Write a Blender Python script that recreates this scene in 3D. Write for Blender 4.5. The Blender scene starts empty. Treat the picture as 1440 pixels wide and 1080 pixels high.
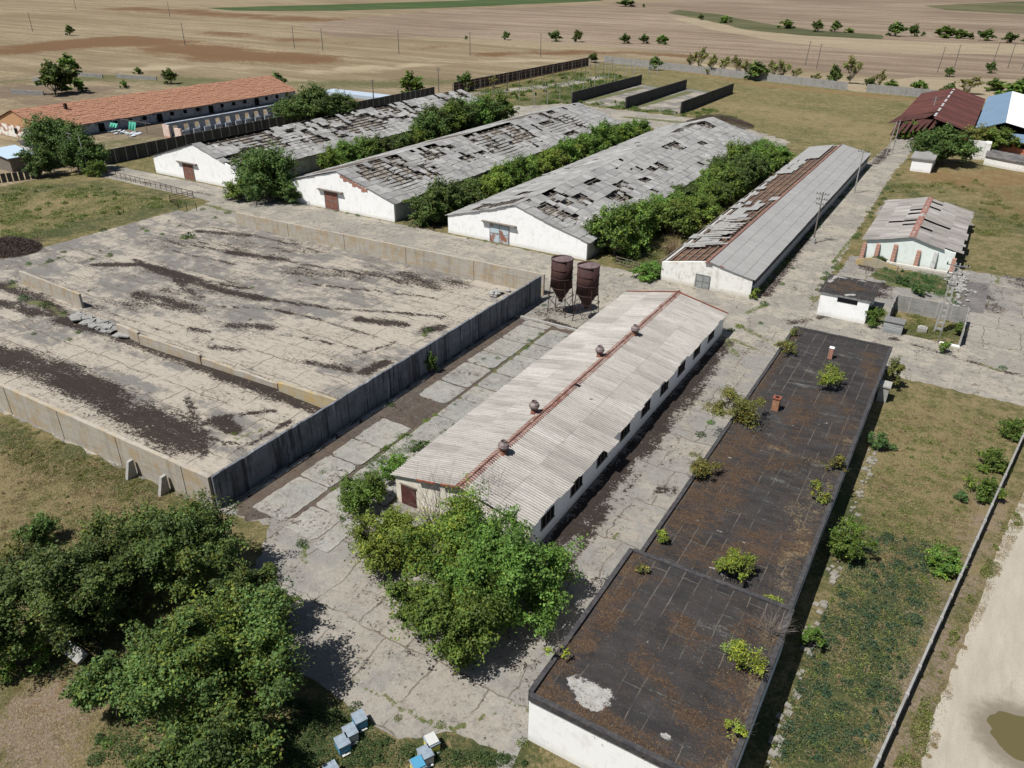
import bpy, bmesh, math, random
import numpy as np
from mathutils import Vector, Matrix
from mathutils.geometry import delaunay_2d_cdt
S = bpy.context.scene
# ------------------------------------------------------------------ camera
FPX, PITCH, ROLL, YAW, CAMH = 1085.0, math.radians(28.4656), math.radians(0.8), math.radians(-30.5834), 36.0
cp, sp = math.cos(PITCH), math.sin(PITCH)
_F = Vector((math.sin(YAW), math.cos(YAW), 0)); _R = Vector((math.cos(YAW), -math.sin(YAW), 0)); _U = Vector((0, 0, 1))
FW = _F*cp-_U*sp; _up = _F*sp+_U*cp
RT = _R*math.cos(ROLL)+_up*math.sin(ROLL); UP = -_R*math.sin(ROLL)+_up*math.cos(ROLL)
cam = bpy.data.objects.new('camera', bpy.data.cameras.new('camera')); S.collection.objects.link(cam)
m = Matrix((RT, UP, -FW)).transposed().to_4x4(); m.translation = Vector((0, 0, CAMH)); cam.matrix_world = m
cam.data.sensor_width = 36; cam.data.lens = 36*FPX/1440; cam.data.clip_end = 9000; cam.data.clip_start = .5
S.camera = cam
# ------------------------------------------------------------------ light
SUNV = Vector((.28, .50, -1)).normalized()          # travel direction of the sunlight
EL = math.asin(-SUNV.z); AZ = math.atan2(-SUNV.x, -SUNV.y)   # azimuth of the sun measured from +Y towards +X
w = bpy.data.worlds.new('World'); S.world = w; w.use_nodes = True
nt = w.node_tree; bg = nt.nodes['Background']; sky = nt.nodes.new('ShaderNodeTexSky'); sky.sky_type = 'NISHITA'
sky.sun_disc = False; sky.sun_elevation = EL; sky.sun_rotation = AZ; sky.altitude = 100; sky.air_density = 1; sky.dust_density = 1
nt.links.new(sky.outputs[0], bg.inputs[0]); bg.inputs[1].default_value = .05
sl = bpy.data.lights.new('sun', 'SUN'); sl.energy = 5.0; sl.angle = math.radians(.5); sl.color = (1, .975, .94)
so = bpy.data.objects.new('sun', sl); S.collection.objects.link(so); so.rotation_euler = SUNV.to_track_quat('-Z', 'Y').to_euler()
S.view_settings.view_transform = 'Standard'; S.view_settings.look = 'None'; S.view_settings.exposure = 0.34; S.view_settings.gamma = 1
S.render.engine = 'CYCLES'

C = S.collection
rnd = random.Random(5)
def G(px, py, z=0.0):
    "the place at height z seen at photograph pixel px,py"
    d = RT*((px-720)/FPX)-UP*((py-540)/FPX)+FW
    t = (z-CAMH)/d.z
    return (d.x*t, d.y*t)
def dist(x, y, z=0): return math.sqrt(x*x+y*y+(CAMH-z)**2)
# ------------------------------------------------------------------ mesh builder
class MB:
    def __init__(s): s.v = []; s.f = []; s.mi = []; s.m = 0
    def add(s, vs, fs):
        b = len(s.v); s.v += [tuple(q) for q in vs]
        for f in fs: s.f.append([b+i for i in f]); s.mi.append(s.m)
        return s
    def box(s, x0, x1, y0, y1, z0, z1):
        return s.add([(x0,y0,z0),(x1,y0,z0),(x1,y1,z0),(x0,y1,z0),(x0,y0,z1),(x1,y0,z1),(x1,y1,z1),(x0,y1,z1)],
                     [(0,3,2,1),(4,5,6,7),(0,1,5,4),(1,2,6,5),(2,3,7,6),(3,0,4,7)])
    def slab(s, q, t):
        "four corner points (top face), thickness t downward along the normal"
        q = [Vector(p) for p in q]; n = (q[1]-q[0]).cross(q[3]-q[0]).normalized()*t
        if n.z < 0: q = [q[0], q[3], q[2], q[1]]; n = -n
        return s.add(q+[p-n for p in q], [(0,1,2,3),(7,6,5,4),(4,5,1,0),(5,6,2,1),(6,7,3,2),(7,4,0,3)])
    def bar(s, a, b, r, r2=None, n=6, cap=True):
        a = Vector(a); b = Vector(b); r2 = r if r2 is None else r2; d = (b-a).normalized()
        u = d.orthogonal().normalized(); v = d.cross(u); k = len(s.v)
        P = [a+(u*math.cos(2*math.pi*i/n)+v*math.sin(2*math.pi*i/n))*r for i in range(n)]+[b+(u*math.cos(2*math.pi*i/n)+v*math.sin(2*math.pi*i/n))*r2 for i in range(n)]
        F = [(i, (i+1)%n, n+(i+1)%n, n+i) for i in range(n)]
        if cap: F += [tuple(range(n-1, -1, -1)), tuple(range(n, 2*n))]
        return s.add(P, F)
    def lathe(s, c, prof, n=20, caps=(False, False)):
        P = []; F = []
        for r, z in prof: P += [(c[0]+r*math.cos(2*math.pi*i/n), c[1]+r*math.sin(2*math.pi*i/n), c[2]+z) for i in range(n)]
        for j in range(len(prof)-1):
            for i in range(n): F.append((j*n+i, j*n+(i+1)%n, (j+1)*n+(i+1)%n, (j+1)*n+i))
        if caps[0]: F.append(tuple(range(n-1, -1, -1)))
        if caps[1]: F.append(tuple((len(prof)-1)*n+i for i in range(n)))
        return s.add(P, F)
    def build(s, name, mat, parent=None, smooth=False):
        me = bpy.data.meshes.new(name); me.from_pydata(s.v, [], s.f)
        for mm in (mat if isinstance(mat, (list, tuple)) else [mat]): me.materials.append(mm)
        if any(s.mi): me.polygons.foreach_set('material_index', s.mi)
        if smooth: me.polygons.foreach_set('use_smooth', [True]*len(me.polygons))
        me.update(); return link(name, me, parent)
def link(name, me, parent=None):
    o = bpy.data.objects.new(name, me); C.objects.link(o)
    if parent is not None:
        o.parent = parent; o.matrix_parent_inverse = Matrix.Translation(parent.location).inverted() if parent.type == 'EMPTY' and parent.get('_w') else Matrix()
    return o
def tag(o, label, cat, group=None):
    o['label'] = label; o['category'] = cat
    if group: o['group'] = group
    return o
def thing(name, label, cat, loc=(0, 0, 0), group=None, rz=0, world=True):
    "Empty at the base; with world=True its parts are given in world coordinates"
    o = bpy.data.objects.new(name, None); C.objects.link(o); o.location = Vector(loc); o.rotation_euler = (0, 0, rz); o.empty_display_size = .2
    if world: o['_w'] = 1
    return tag(o, label, cat, group)
def struct(o, kind='structure'): o['kind'] = kind; return o
def dup(root, loc, rz=0, sc=(1, 1, 1), label=None, group=None):
    r = root.copy(); C.objects.link(r); r.location = loc; r.rotation_euler = (0, 0, rz); r.scale = sc
    if label: r['label'] = label
    if group: r['group'] = group
    for ch in root.children:
        c = ch.copy(); C.objects.link(c); c.parent = r
        for g in ch.children:
            d = g.copy(); C.objects.link(d); d.parent = c
    return r
# ------------------------------------------------------------------ material nodes
class MT:
    def __init__(s, name, rough=.9, spec=.2):
        s.mat = bpy.data.materials.new(name); s.mat.use_nodes = True; s.t = s.mat.node_tree; s.b = s.t.nodes['Principled BSDF']
        s.b.inputs['Roughness'].default_value = rough; s.b.inputs['Specular IOR Level'].default_value = spec; s._p = None
    def N(s, ty, **kw):
        n = s.t.nodes.new(ty)
        for k, v in kw.items(): setattr(n, k, v)
        return n
    def L(s, inp, val):
        if hasattr(val, 'is_output'): s.t.links.new(val, inp)
        elif isinstance(val, (tuple, list)): inp.default_value = tuple(val)+((1,) if len(val) == 3 and len(inp.default_value) == 4 else ())
        else: inp.default_value = val
    def pos(s, sc=(1, 1, 1), rot=0, obj=False):
        src = s.N('ShaderNodeTexCoord').outputs['Object'] if obj else s.N('ShaderNodeNewGeometry').outputs['Position']
        mp = s.N('ShaderNodeMapping'); s.L(mp.inputs[0], src); mp.inputs['Scale'].default_value = sc; mp.inputs['Rotation'].default_value = (0, 0, rot); return mp.outputs[0]
    def noise(s, scale, detail=4, vec=None, rough=.55, dist=0, col=False):
        n = s.N('ShaderNodeTexNoise'); s.L(n.inputs['Vector'], vec if vec is not None else s.pos()); n.inputs['Scale'].default_value = scale
        n.inputs['Detail'].default_value = detail; n.inputs['Roughness'].default_value = rough; n.inputs['Distortion'].default_value = dist
        return n.outputs['Color' if col else 'Fac']
    def vor(s, scale, vec=None, feat='F1', out='Distance', rand=1):
        n = s.N('ShaderNodeTexVoronoi', feature=feat); s.L(n.inputs['Vector'], vec if vec is not None else s.pos()); n.inputs['Scale'].default_value = scale
        n.inputs['Randomness'].default_value = rand; return n.outputs[out]
    def m(s, op, a, b=0.0, c=0.0):
        n = s.N('ShaderNodeMath', operation=op); s.L(n.inputs[0], a); s.L(n.inputs[1], b)
        if op in ('MULTIPLY_ADD', 'SMOOTH_MIN'): s.L(n.inputs[2], c)
        return n.outputs[0]
    def step(s, v, a, b):
        n = s.N('ShaderNodeMapRange', interpolation_type='SMOOTHSTEP'); s.L(n.inputs[0], v); n.inputs[1].default_value = a; n.inputs[2].default_value = b; return n.outputs[0]
    def mix(s, f, a, b, mode='MIX'):
        n = s.N('ShaderNodeMix', data_type='RGBA', blend_type=mode); s.L(n.inputs[0], f); s.L(n.inputs[6], a); s.L(n.inputs[7], b); return n.outputs[2]
    def ramp(s, f, pts):
        n = s.N('ShaderNodeValToRGB'); s.L(n.inputs[0], f); e = n.color_ramp.elements
        while len(e) < len(pts): e.new(.5)
        for i, (p, c) in enumerate(pts): e[i].position = p; e[i].color = tuple(c)+(1,)
        return n.outputs[0]
    def attr(s, name, out='Fac'): return s.N('ShaderNodeAttribute', attribute_name=name).outputs[out]
    def add(s, *a):
        v = a[0]
        for q in a[1:]: v = s.m('ADD', v, q)
        return v
    def warp(s, vec, scale, amt):
        n = s.noise(scale, 3, vec, col=True); a = s.N('ShaderNodeVectorMath', operation='MULTIPLY_ADD'); s.L(a.inputs[0], n); a.inputs[1].default_value = (amt,)*3; s.L(a.inputs[2], vec); return a.outputs[0]
    def bump(s, h, st=.3, d=.05):
        n = s.N('ShaderNodeBump'); s.L(n.inputs['Height'], h); n.inputs['Strength'].default_value = st; n.inputs['Distance'].default_value = d; s.L(s.b.inputs['Normal'], n.outputs[0])
    def col(s, c): s.L(s.b.inputs['Base Color'], c); return s
def simple(name, c1, c2=None, scale=3, rough=.85, spec=.2, stretch=(1, 1, 1), bump=0, detail=5):
    a = MT(name, rough, spec); c2 = c2 or tuple(x*.7 for x in c1)
    n = a.noise(scale, detail, a.pos(stretch, obj=True), .65); a.col(a.ramp(n, [(.32, c2), (.66, c1)]))
    if bump: a.bump(n, .5, bump)
    return a.mat
def bare(name, c, rough=.7, spec=.3, metal=0):
    a = MT(name, rough, spec); a.col(a.mix(a.noise(6, 4, a.pos(obj=True)), tuple(x*.8 for x in c), c)); a.b.inputs['Metallic'].default_value = metal; return a.mat
# concrete ground: attrs dark (moss/dirt, plus shadow painted beside the hall), green (weeds), pale, joint
def concrete_ground(name, base=(.35, .325, .28), grey=(.22, .215, .2), slab=(3.2, 4.6), joint=.5, agg=.5, bias=0.0, stretch=(1, 1, 1), mort=.09):
    a = MT(name); P = a.pos(); cn = lambda n, k: a.m('MULTIPLY', a.m('SUBTRACT', n, .5), k)
    big = a.noise(.13, 5, P, .6); mid = a.noise(.75, 6, P, .65); fine = a.noise(7, 5, P, .75); spk = a.noise(24, 2, P)
    Pw = a.warp(P, .45, 1.1)
    br = a.N('ShaderNodeTexBrick'); a.L(br.inputs['Vector'], Pw); br.offset = .37; br.squash = 1
    br.inputs['Scale'].default_value = 1; br.inputs['Brick Width'].default_value = slab[0]; br.inputs['Row Height'].default_value = slab[1]; br.inputs['Mortar Size'].default_value = mort; br.inputs['Mortar Smooth'].default_value = .7
    br.inputs['Color1'].default_value = (0, 0, 0, 1); br.inputs['Color2'].default_value = (1, 1, 1, 1); br.inputs['Mortar'].default_value = (.5, .5, .5, 1)
    c = a.mix(a.step(a.add(cn(big, 1.3), cn(mid, 1.2), cn(a.noise(.3, 5, a.pos(stretch), .7), 1.6), a.m('MULTIPLY', a.attr('pale'), -.4), a.m('MULTIPLY', br.outputs['Color'], .22)), -.12, .28), base, grey)
    c = a.mix(a.m('MULTIPLY', a.step(fine, .4, .68), .42), c, tuple(x*.5 for x in base))
    c = a.mix(a.m('MULTIPLY', a.step(a.noise(1.7, 7, a.pos(stretch), .78), .48, .64), .5), c, (.12, .105, .09))
    c = a.mix(a.m('MULTIPLY', a.m('MULTIPLY', a.step(spk, .5, .66), a.step(a.add(mid, cn(big, 1)), .42, .6)), agg), c, (.44, .43, .4))
    ck = a.step(a.m('ABSOLUTE', a.m('SUBTRACT', a.noise(.35, 5, a.warp(P, .8, .8), .55), .5)), .0095, .002)
    ck = a.m('MULTIPLY', ck, a.step(a.noise(.21, 3, P), .52, .62))
    c = a.mix(a.m('MULTIPLY', ck, .7), c, (.06, .05, .04))
    j = a.step(a.add(br.outputs['Fac'], cn(mid, 2.2), cn(a.noise(.2, 3, P), 1.6), joint-.5), .72, 1.05)
    c = a.mix(a.m('MULTIPLY', j, .8), c, (.10, .08, .058))
    n1 = a.noise(.5, 8, a.warp(a.pos(stretch), .3, 2), .75); n2 = a.noise(3.2, 6, P, .75)
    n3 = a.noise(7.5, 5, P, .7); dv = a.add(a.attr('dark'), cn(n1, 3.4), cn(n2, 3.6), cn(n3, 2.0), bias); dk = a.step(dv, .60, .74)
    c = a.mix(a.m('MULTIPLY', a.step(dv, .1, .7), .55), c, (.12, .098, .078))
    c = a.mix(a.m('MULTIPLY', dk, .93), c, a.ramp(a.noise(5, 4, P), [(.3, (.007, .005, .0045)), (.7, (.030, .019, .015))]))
    gr = a.step(a.add(a.attr('green'), cn(n2, 2.2), cn(n1, 1.2)), .72, .95)
    c = a.mix(gr, c, a.ramp(a.noise(3, 4, P), [(.35, (.05, .07, .02)), (.55, (.10, .105, .04)), (.7, (.17, .14, .075))]))
    a.col(c); a.bump(a.add(a.m('MULTIPLY', fine, .6), a.m('MULTIPLY', dk, .5), a.m('MULTIPLY', j, -.5)), .5, .03); return a.mat
def grass_ground(name, dry=(.235, .185, .095), olive=(.10, .10, .036), green=(.036, .06, .02)):
    a = MT(name, .95, .1); P = a.pos(); cn = lambda n, k: a.m('MULTIPLY', a.m('SUBTRACT', n, .5), k)
    big = a.noise(.09, 5, P, .6); mid = a.noise(.42, 7, P, .72); fine = a.noise(4.5, 6, P, .8); bl = a.noise(14, 3, a.pos((1, .5, 1), .6), .7)
    nz = a.add(cn(big, 1.2), cn(mid, 2.6), cn(a.noise(1.4, 6, P, .78), 3.0), cn(fine, 3.0)); nz2 = a.add(cn(a.noise(.3, 7, P, .7), 2.4), cn(a.noise(1.9, 6, P, .78), 2.2), cn(fine, 2.6))
    c = a.mix(a.step(a.add(nz, a.m('MULTIPLY', a.attr('dry'), -.45)), -.42, .3), dry, olive)
    c = a.mix(a.m('MULTIPLY', a.step(a.add(a.attr('green'), nz2), .42, .95), .85), c, green)
    c = a.mix(a.m('MULTIPLY', a.step(bl, .4, .66), .7), c, a.mix(.6, c, (.03, .028, .014)))
    c = a.mix(a.m('MULTIPLY', a.step(a.noise(9, 5, P, .8), .5, .68), .45), c, (.30, .235, .14))
    c = a.mix(a.step(a.add(a.attr('bare'), nz2), .5, .95), c, a.ramp(a.noise(6, 5, P, .7), [(.3, (.13, .095, .065)), (.7, (.30, .24, .175))]))
    c = a.mix(a.m('MULTIPLY', a.step(a.add(a.attr('rust'), nz), .4, 1.1), .75), c, (.19, .115, .055))
    c = a.mix(a.step(a.add(a.attr('dark'), nz), .5, .95), c, (.06, .045, .033))
    a.col(c); a.bump(a.add(fine, bl), .9, .12); return a.mat
# ------------------------------------------------------------------ painted sheets (stains, growth, dirt and one shadow strip with a place of their own)
def strokes_eval(P, strokes):
    "P (n,2); strokes: (attr, [points], width, value)"
    out = {}
    for at, pts, wd, val in strokes:
        pts = [np.array(p, float) for p in pts]; d = np.full(len(P), 1e9)
        if len(pts) == 1: d = np.hypot(*(P-pts[0]).T)
        for a, b in zip(pts[:-1], pts[1:]):
            ab = b-a; t = np.clip(((P-a)@ab)/max(ab@ab, 1e-9), 0, 1); d = np.minimum(d, np.hypot(*(P-(a+t[:, None]*ab)).T))
        k = val*np.clip(1.5-d/wd, 0, 1)
        prev = out.get(at, np.zeros(len(P))); out[at] = np.where(np.abs(k) > np.abs(prev), k, prev)
    return out
def inpoly(P, poly):
    x, y = P[:, 0], P[:, 1]; r = np.zeros(len(P), bool); n = len(poly)
    for i in range(n):
        x0, y0 = poly[i]; x1, y1 = poly[(i+1) % n]
        if y0 == y1: continue
        c = ((y0 > y) != (y1 > y)) & (x < (x1-x0)*(y-y0)/(y1-y0)+x0); r ^= c
    return r
def sheet(name, poly, res, z, mat, strokes=(), jit=0.0, attrs=('dark', 'green', 'pale', 'joint'), relief=0.0, seed=1, kind='structure', parent=None):
    r = np.random.RandomState(seed); B = []
    for i in range(len(poly)):
        a = np.array(poly[i], float); b = np.array(poly[(i+1) % len(poly)], float); n = max(1, int(np.hypot(*(b-a))/max(res, .35)))
        nn = np.array([-(b-a)[1], (b-a)[0]])/max(np.hypot(*(b-a)), 1e-6)
        for k in range(n): B.append(a+(b-a)*k/n+(nn*r.uniform(-jit, jit) if (k or jit == 0) else 0))
    B = np.array(B); lo = B.min(0); hi = B.max(0)
    gx, gy = np.meshgrid(np.arange(lo[0]+res*.5, hi[0], res), np.arange(lo[1]+res*.5, hi[1], res)); P = np.c_[gx.ravel(), gy.ravel()]
    P = P[inpoly(P, B)]; P = P+r.uniform(-.2, .2, P.shape)*res
    # drop interior points hugging the border
    keep = np.ones(len(P), bool)
    for q in B[::1]: keep &= (np.abs(P[:, 0]-q[0])+np.abs(P[:, 1]-q[1])) > res*.45
    P = P[keep]; V = [Vector(q) for q in np.r_[B, P]]; nb = len(B)
    vs, es, fs, *_ = delaunay_2d_cdt(V, [(i, (i+1) % nb) for i in range(nb)], [list(range(nb))], 2, 1e-5)
    A = np.array([(v.x, v.y) for v in vs]); Z = np.full(len(A), z)
    if relief: Z = Z+relief*(np.sin(A[:, 0]*.9+1.3*np.sin(A[:, 1]*.5))*np.sin(A[:, 1]*.8))
    me = bpy.data.meshes.new(name); me.from_pydata([tuple(q) for q in np.c_[A, Z]], [], [f for f in fs if len(f) > 2]); me.materials.append(mat)
    ev = strokes_eval(A, strokes)
    for at in attrs:
        L = me.attributes.new(at, 'FLOAT', 'POINT'); L.data.foreach_set('value', ev.get(at, np.zeros(len(A))).astype(np.float32))
    me.update()
    if len(me.polygons) and me.polygons[0].normal.z < 0: me.flip_normals()
    o = link(name, me, parent)
    return struct(o, kind) if kind else o
GP = lambda *pts: [G(*p) for p in pts]
def st(at, pts, wd, val=1.0, z=0): return (at, [G(p[0], p[1], z) for p in pts], wd, val)
# ================================================================== materials
M = {}
M['pit'] = concrete_ground('pit_concrete', base=(.345, .308, .252), grey=(.145, .138, .128), slab=(5.2, 3.1), joint=.72, agg=.15, stretch=(.5, 1.25, 1), bias=.05)
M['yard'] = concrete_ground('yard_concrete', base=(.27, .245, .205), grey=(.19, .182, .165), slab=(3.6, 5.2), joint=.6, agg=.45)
M['slabs'] = concrete_ground('old_slabs', base=(.25, .235, .2), grey=(.18, .178, .165), slab=(2.7, 4.1), joint=1.12, agg=.9, bias=.06, mort=.15)
M['road'] = concrete_ground('road_concrete', base=(.32, .29, .235), grey=(.225, .21, .18), slab=(6, 3.4), joint=.42, agg=.15)
M['grass'] = grass_ground('dry_meadow')
def field_mat(name, c1, c2, c3, ang=.53, sc=1.0, green=None):
    a = MT(name, .95, .1); P = a.pos((.1*sc, 1.6*sc, 1), -ang); Q = a.pos()
    Pw = a.warp(P, .06, 3.0)
    n = a.noise(.045, 6, Pw, .6); f = a.noise(.5, 5, Pw, .7); g = a.noise(.006, 4, Q, .6); fine = a.noise(.55, 6, Q, .75)
    c = a.ramp(a.add(a.m('MULTIPLY', n, .55), a.m('MULTIPLY', g, .45)), [(.42, c2), (.49, c1), (.55, c3)])
    c = a.mix(a.m('MULTIPLY', a.step(f, .42, .6), .6), c, tuple(x*.5 for x in c1)); c = a.mix(a.m('MULTIPLY', a.step(a.noise(.11, 5, a.warp(a.pos((.05*sc, 2.2*sc, 1), -ang), .08, 3.0), .6), .46, .6), .5), c, c2)
    c = a.mix(a.m('MULTIPLY', a.step(fine, .4, .66), .5), c, tuple(x*.7 for x in c2))
    nz = a.add(a.m('MULTIPLY', a.m('SUBTRACT', a.noise(.03, 7, Q, .7), .5), 2.4), a.m('MULTIPLY', a.m('SUBTRACT', fine, .5), 1.2))
    c = a.mix(a.m('MULTIPLY', a.step(a.add(a.attr('rust'), nz), .2, .8), .9), c, (.12, .065, .032)); c = a.mix(a.m('MULTIPLY', a.step(a.add(a.attr('green'), nz), .35, .95), .8), c, (.075, .08, .032)); c = a.mix(a.m('MULTIPLY', a.step(a.add(a.attr('bare'), nz), .35, .95), .8), c, (.12, .09, .065)); c = a.mix(a.m('MULTIPLY', a.step(a.add(a.attr('pale'), nz), .35, .95), .7), c, (.33, .275, .185))
    a.col(c); a.bump(fine, .5, .3); return a.mat
M['field'] = field_mat('dry_stubble', (.24, .192, .12), (.18, .138, .084), (.305, .25, .165), ang=.2)
M['plough'] = field_mat('harrowed_field', (.24, .185, .132), (.165, .122, .086), (.31, .25, .18), ang=.53)
M['rustfield'] = field_mat('brown_weeds', (.19, .115, .055), (.16, .10, .05), (.25, .17, .09), ang=.3)
M['greenfield'] = field_mat('green_crop', (.055, .085, .03), (.05, .075, .03), (.08, .11, .04))
M['hedgegrass'] = field_mat('rough_green_strip', (.10, .10, .05), (.06, .07, .03), (.17, .145, .08))
M['palefield'] = field_mat('pale_stubble', (.30, .245, .165), (.26, .21, .14), (.33, .28, .19))
# ================================================================== ground and fields
def flat(name, pts, z, mat, jit=0, step=12, seed=1):
    return sheet(name, pts, step, z, mat, jit=jit, attrs=(), seed=seed)
big = MB(); big.add([(-5000, -300, -.05), (3500, -300, -.05), (3500, 7000, -.05), (-5000, 7000, -.05)], [(0, 1, 2, 3)])
struct(big.build('ground', M['field']))
sheet('field', [(-1500, 30), (200, 30), (200, 1300), (-1500, 1300)], 13, -.035, M['field'], [
    st('rust', [(20, 70), (150, 56), (230, 62), (330, 78), (420, 82)], 22, .95), st('rust', [(190, 12), (300, 20), (460, 28)], 28, .7), st('rust', [(680, 76), (820, 73), (960, 78)], 9, .8), st('rust', [(280, 45), (460, 60)], 14, .6),
    st('green', [(140, 110), (230, 112), (370, 118)], 11, 1.1), st('green', [(410, 118), (540, 118), (640, 112)], 12, .8), st('green', [(0, 116), (60, 112)], 5, .7), st('bare', [(0, 132), (120, 128)], 16, 1.1), st('bare', [(60, 150), (150, 138)], 6, .8), st('bare', [(330, 155), (200, 178), (170, 185), (240, 168)], 12, 1.2), st('green', [(330, 160), (250, 180), (160, 205)], 7, .95), st('green', [(160, 200), (100, 215), (30, 205)], 9, .9),
    st('pale', [(150, 96), (300, 94), (420, 100), (560, 92), (760, 84), (950, 92)], 6, .85), st('pale', [(440, 100), (560, 96)], 10, .6), st('pale', [(0, 92), (150, 86)], 12, .5), st('bare', [(0, 108), (140, 100)], 9, .7), st('rust', [(560, 70), (640, 64)], 10, .4)], attrs=('rust', 'green', 'bare', 'pale'), seed=30)
flat('field', GP((420, 34), (620, 14), (900, 4), (1080, -8), (1700, -25), (1750, 75), (1480, 118), (1290, 112), (1110, 96), (1010, 82), (930, 72), (760, 58), (600, 52), (470, 52)), -.02, M['plough'], 2, 40, 3)
flat('field', GP((940, 24), (1000, 26), (1100, 42), (1200, 54), (1320, 60), (1500, 64), (1500, 76), (1300, 76), (1180, 68), (1090, 58), (1000, 42)), .01, M['palefield'], 1.5, 30, 4)
flat('field', GP((1215, 118), (1290, 108), (1440, 112), (1500, 122), (1500, 150), (1330, 140), (1200, 128), (1080, 112), (960, 96), (980, 88), (1100, 104)), .01, M['palefield'], 1.5, 20, 5)
flat('field', GP((290, 11), (480, 6), (640, 1), (800, -6), (850, 1), (760, 5), (620, 11), (480, 15), (330, 15)), .02, M['greenfield'], 3, 25, 9)
flat('field', GP((955, 14), (1010, 20), (1060, 30), (1140, 42), (1240, 49), (1240, 55), (1130, 50), (1050, 42), (990, 28), (940, 18)), .03, M['hedgegrass'], 2, 15, 10)
flat('field', GP((1300, 8), (1440, 2), (1560, 0), (1560, 18), (1440, 20), (1330, 14)), .03, M['hedgegrass'], 2, 25, 11)
A4 = ('green', 'dry', 'bare', 'rust', 'dark')
sheet('meadow', [(-150, -20), (60, -20), (60, 292), (-14, 296), (-78, 310), (-149, 325)], 1.5, 0, M['grass'], [
    st('rust', [(1060, 118), (1280, 140)], 4), st('rust', [(960, 100), (1060, 118)], 3, .8), st('rust', [(1330, 250), (1440, 250)], 8, 1.0), st('rust', [(1400, 270), (1440, 300)], 6, .6),
    st('dry', [(20, 660), (200, 740)], 5, 1), st('dry', [(0, 720), (140, 720)], 4, 1), st('green', [(0, 610), (130, 640), (220, 690)], 2.2, .8),
    st('green', [(1190, 640), (1190, 700), (1170, 800)], 1.5, 1), st('green', [(1290, 830), (1230, 900), (1180, 960), (1130, 1060)], 3.4, .95), st('green', [(1300, 800), (1250, 1000)], 3, .8), st('dry', [(1330, 590), (1280, 640), (1360, 700)], 4, .8),
    st('green', [(0, 270), (120, 260), (240, 280)], 5, .7), st('green', [(60, 330), (200, 300), (250, 285)], 4, .9), st('dry', [(60, 285), (200, 270)], 3, 1),
    st('bare', [(30, 1010), (90, 980), (140, 950)], 2.3, 1), st('bare', [(0, 1040), (60, 1060)], 2, 1), st('bare', [(1400, 700), (1330, 850), (1270, 1000), (1240, 1080)], 1.6, .75), st('bare', [(1350, 900), (1290, 1030)], 1.2, .7),
    st('green', [(1250, 262), (1300, 280), (1360, 300), (1440, 320)], 4, .7), st('green', [(1000, 180), (1150, 200)], 6, .45), st('dry', [(1050, 150), (1250, 190)], 10, .6),
    st('green', [(700, 165), (850, 120)], 12, .8), st('green', [(870, 340), (930, 380)], 3, 1), st('green', [(600, 310), (660, 290)], 4, 1),
    st('dark', [(870, 350), (1000, 260), (1100, 210)], 3, .8), st('dark', [(600, 320), (720, 260), (860, 190)], 3, .8), st('dark', [(0, 350), (30, 340)], 3, 1),
    st('bare', [(1215, 400), (1340, 400)], 2.5, .7), st('green', [(1250, 400), (1330, 385)], 2.2, 1), st('bare', [(1230, 150), (1300, 170)], 3, .4),
    st('green', [(470, 1020), (440, 1060)], 2, 1), st('green', [(600, 1040), (740, 1060)], 1.6, .8), st('rust', [(330, 1000), (100, 960)], 2.5, .5)], attrs=A4, seed=2)
pit = [(-111, 27.5), (-42.3, 28.3), (-42.3, 79.2), (-111, 79.2)]
D = lambda pts, w_, v=1.0: st('dark', pts, w_, v)
Gn = lambda pts, w_, v=1.0: st('green', pts, w_, v)
Pl = lambda pts, w_, v=1.0: st('pale', pts, w_, v)
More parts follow.
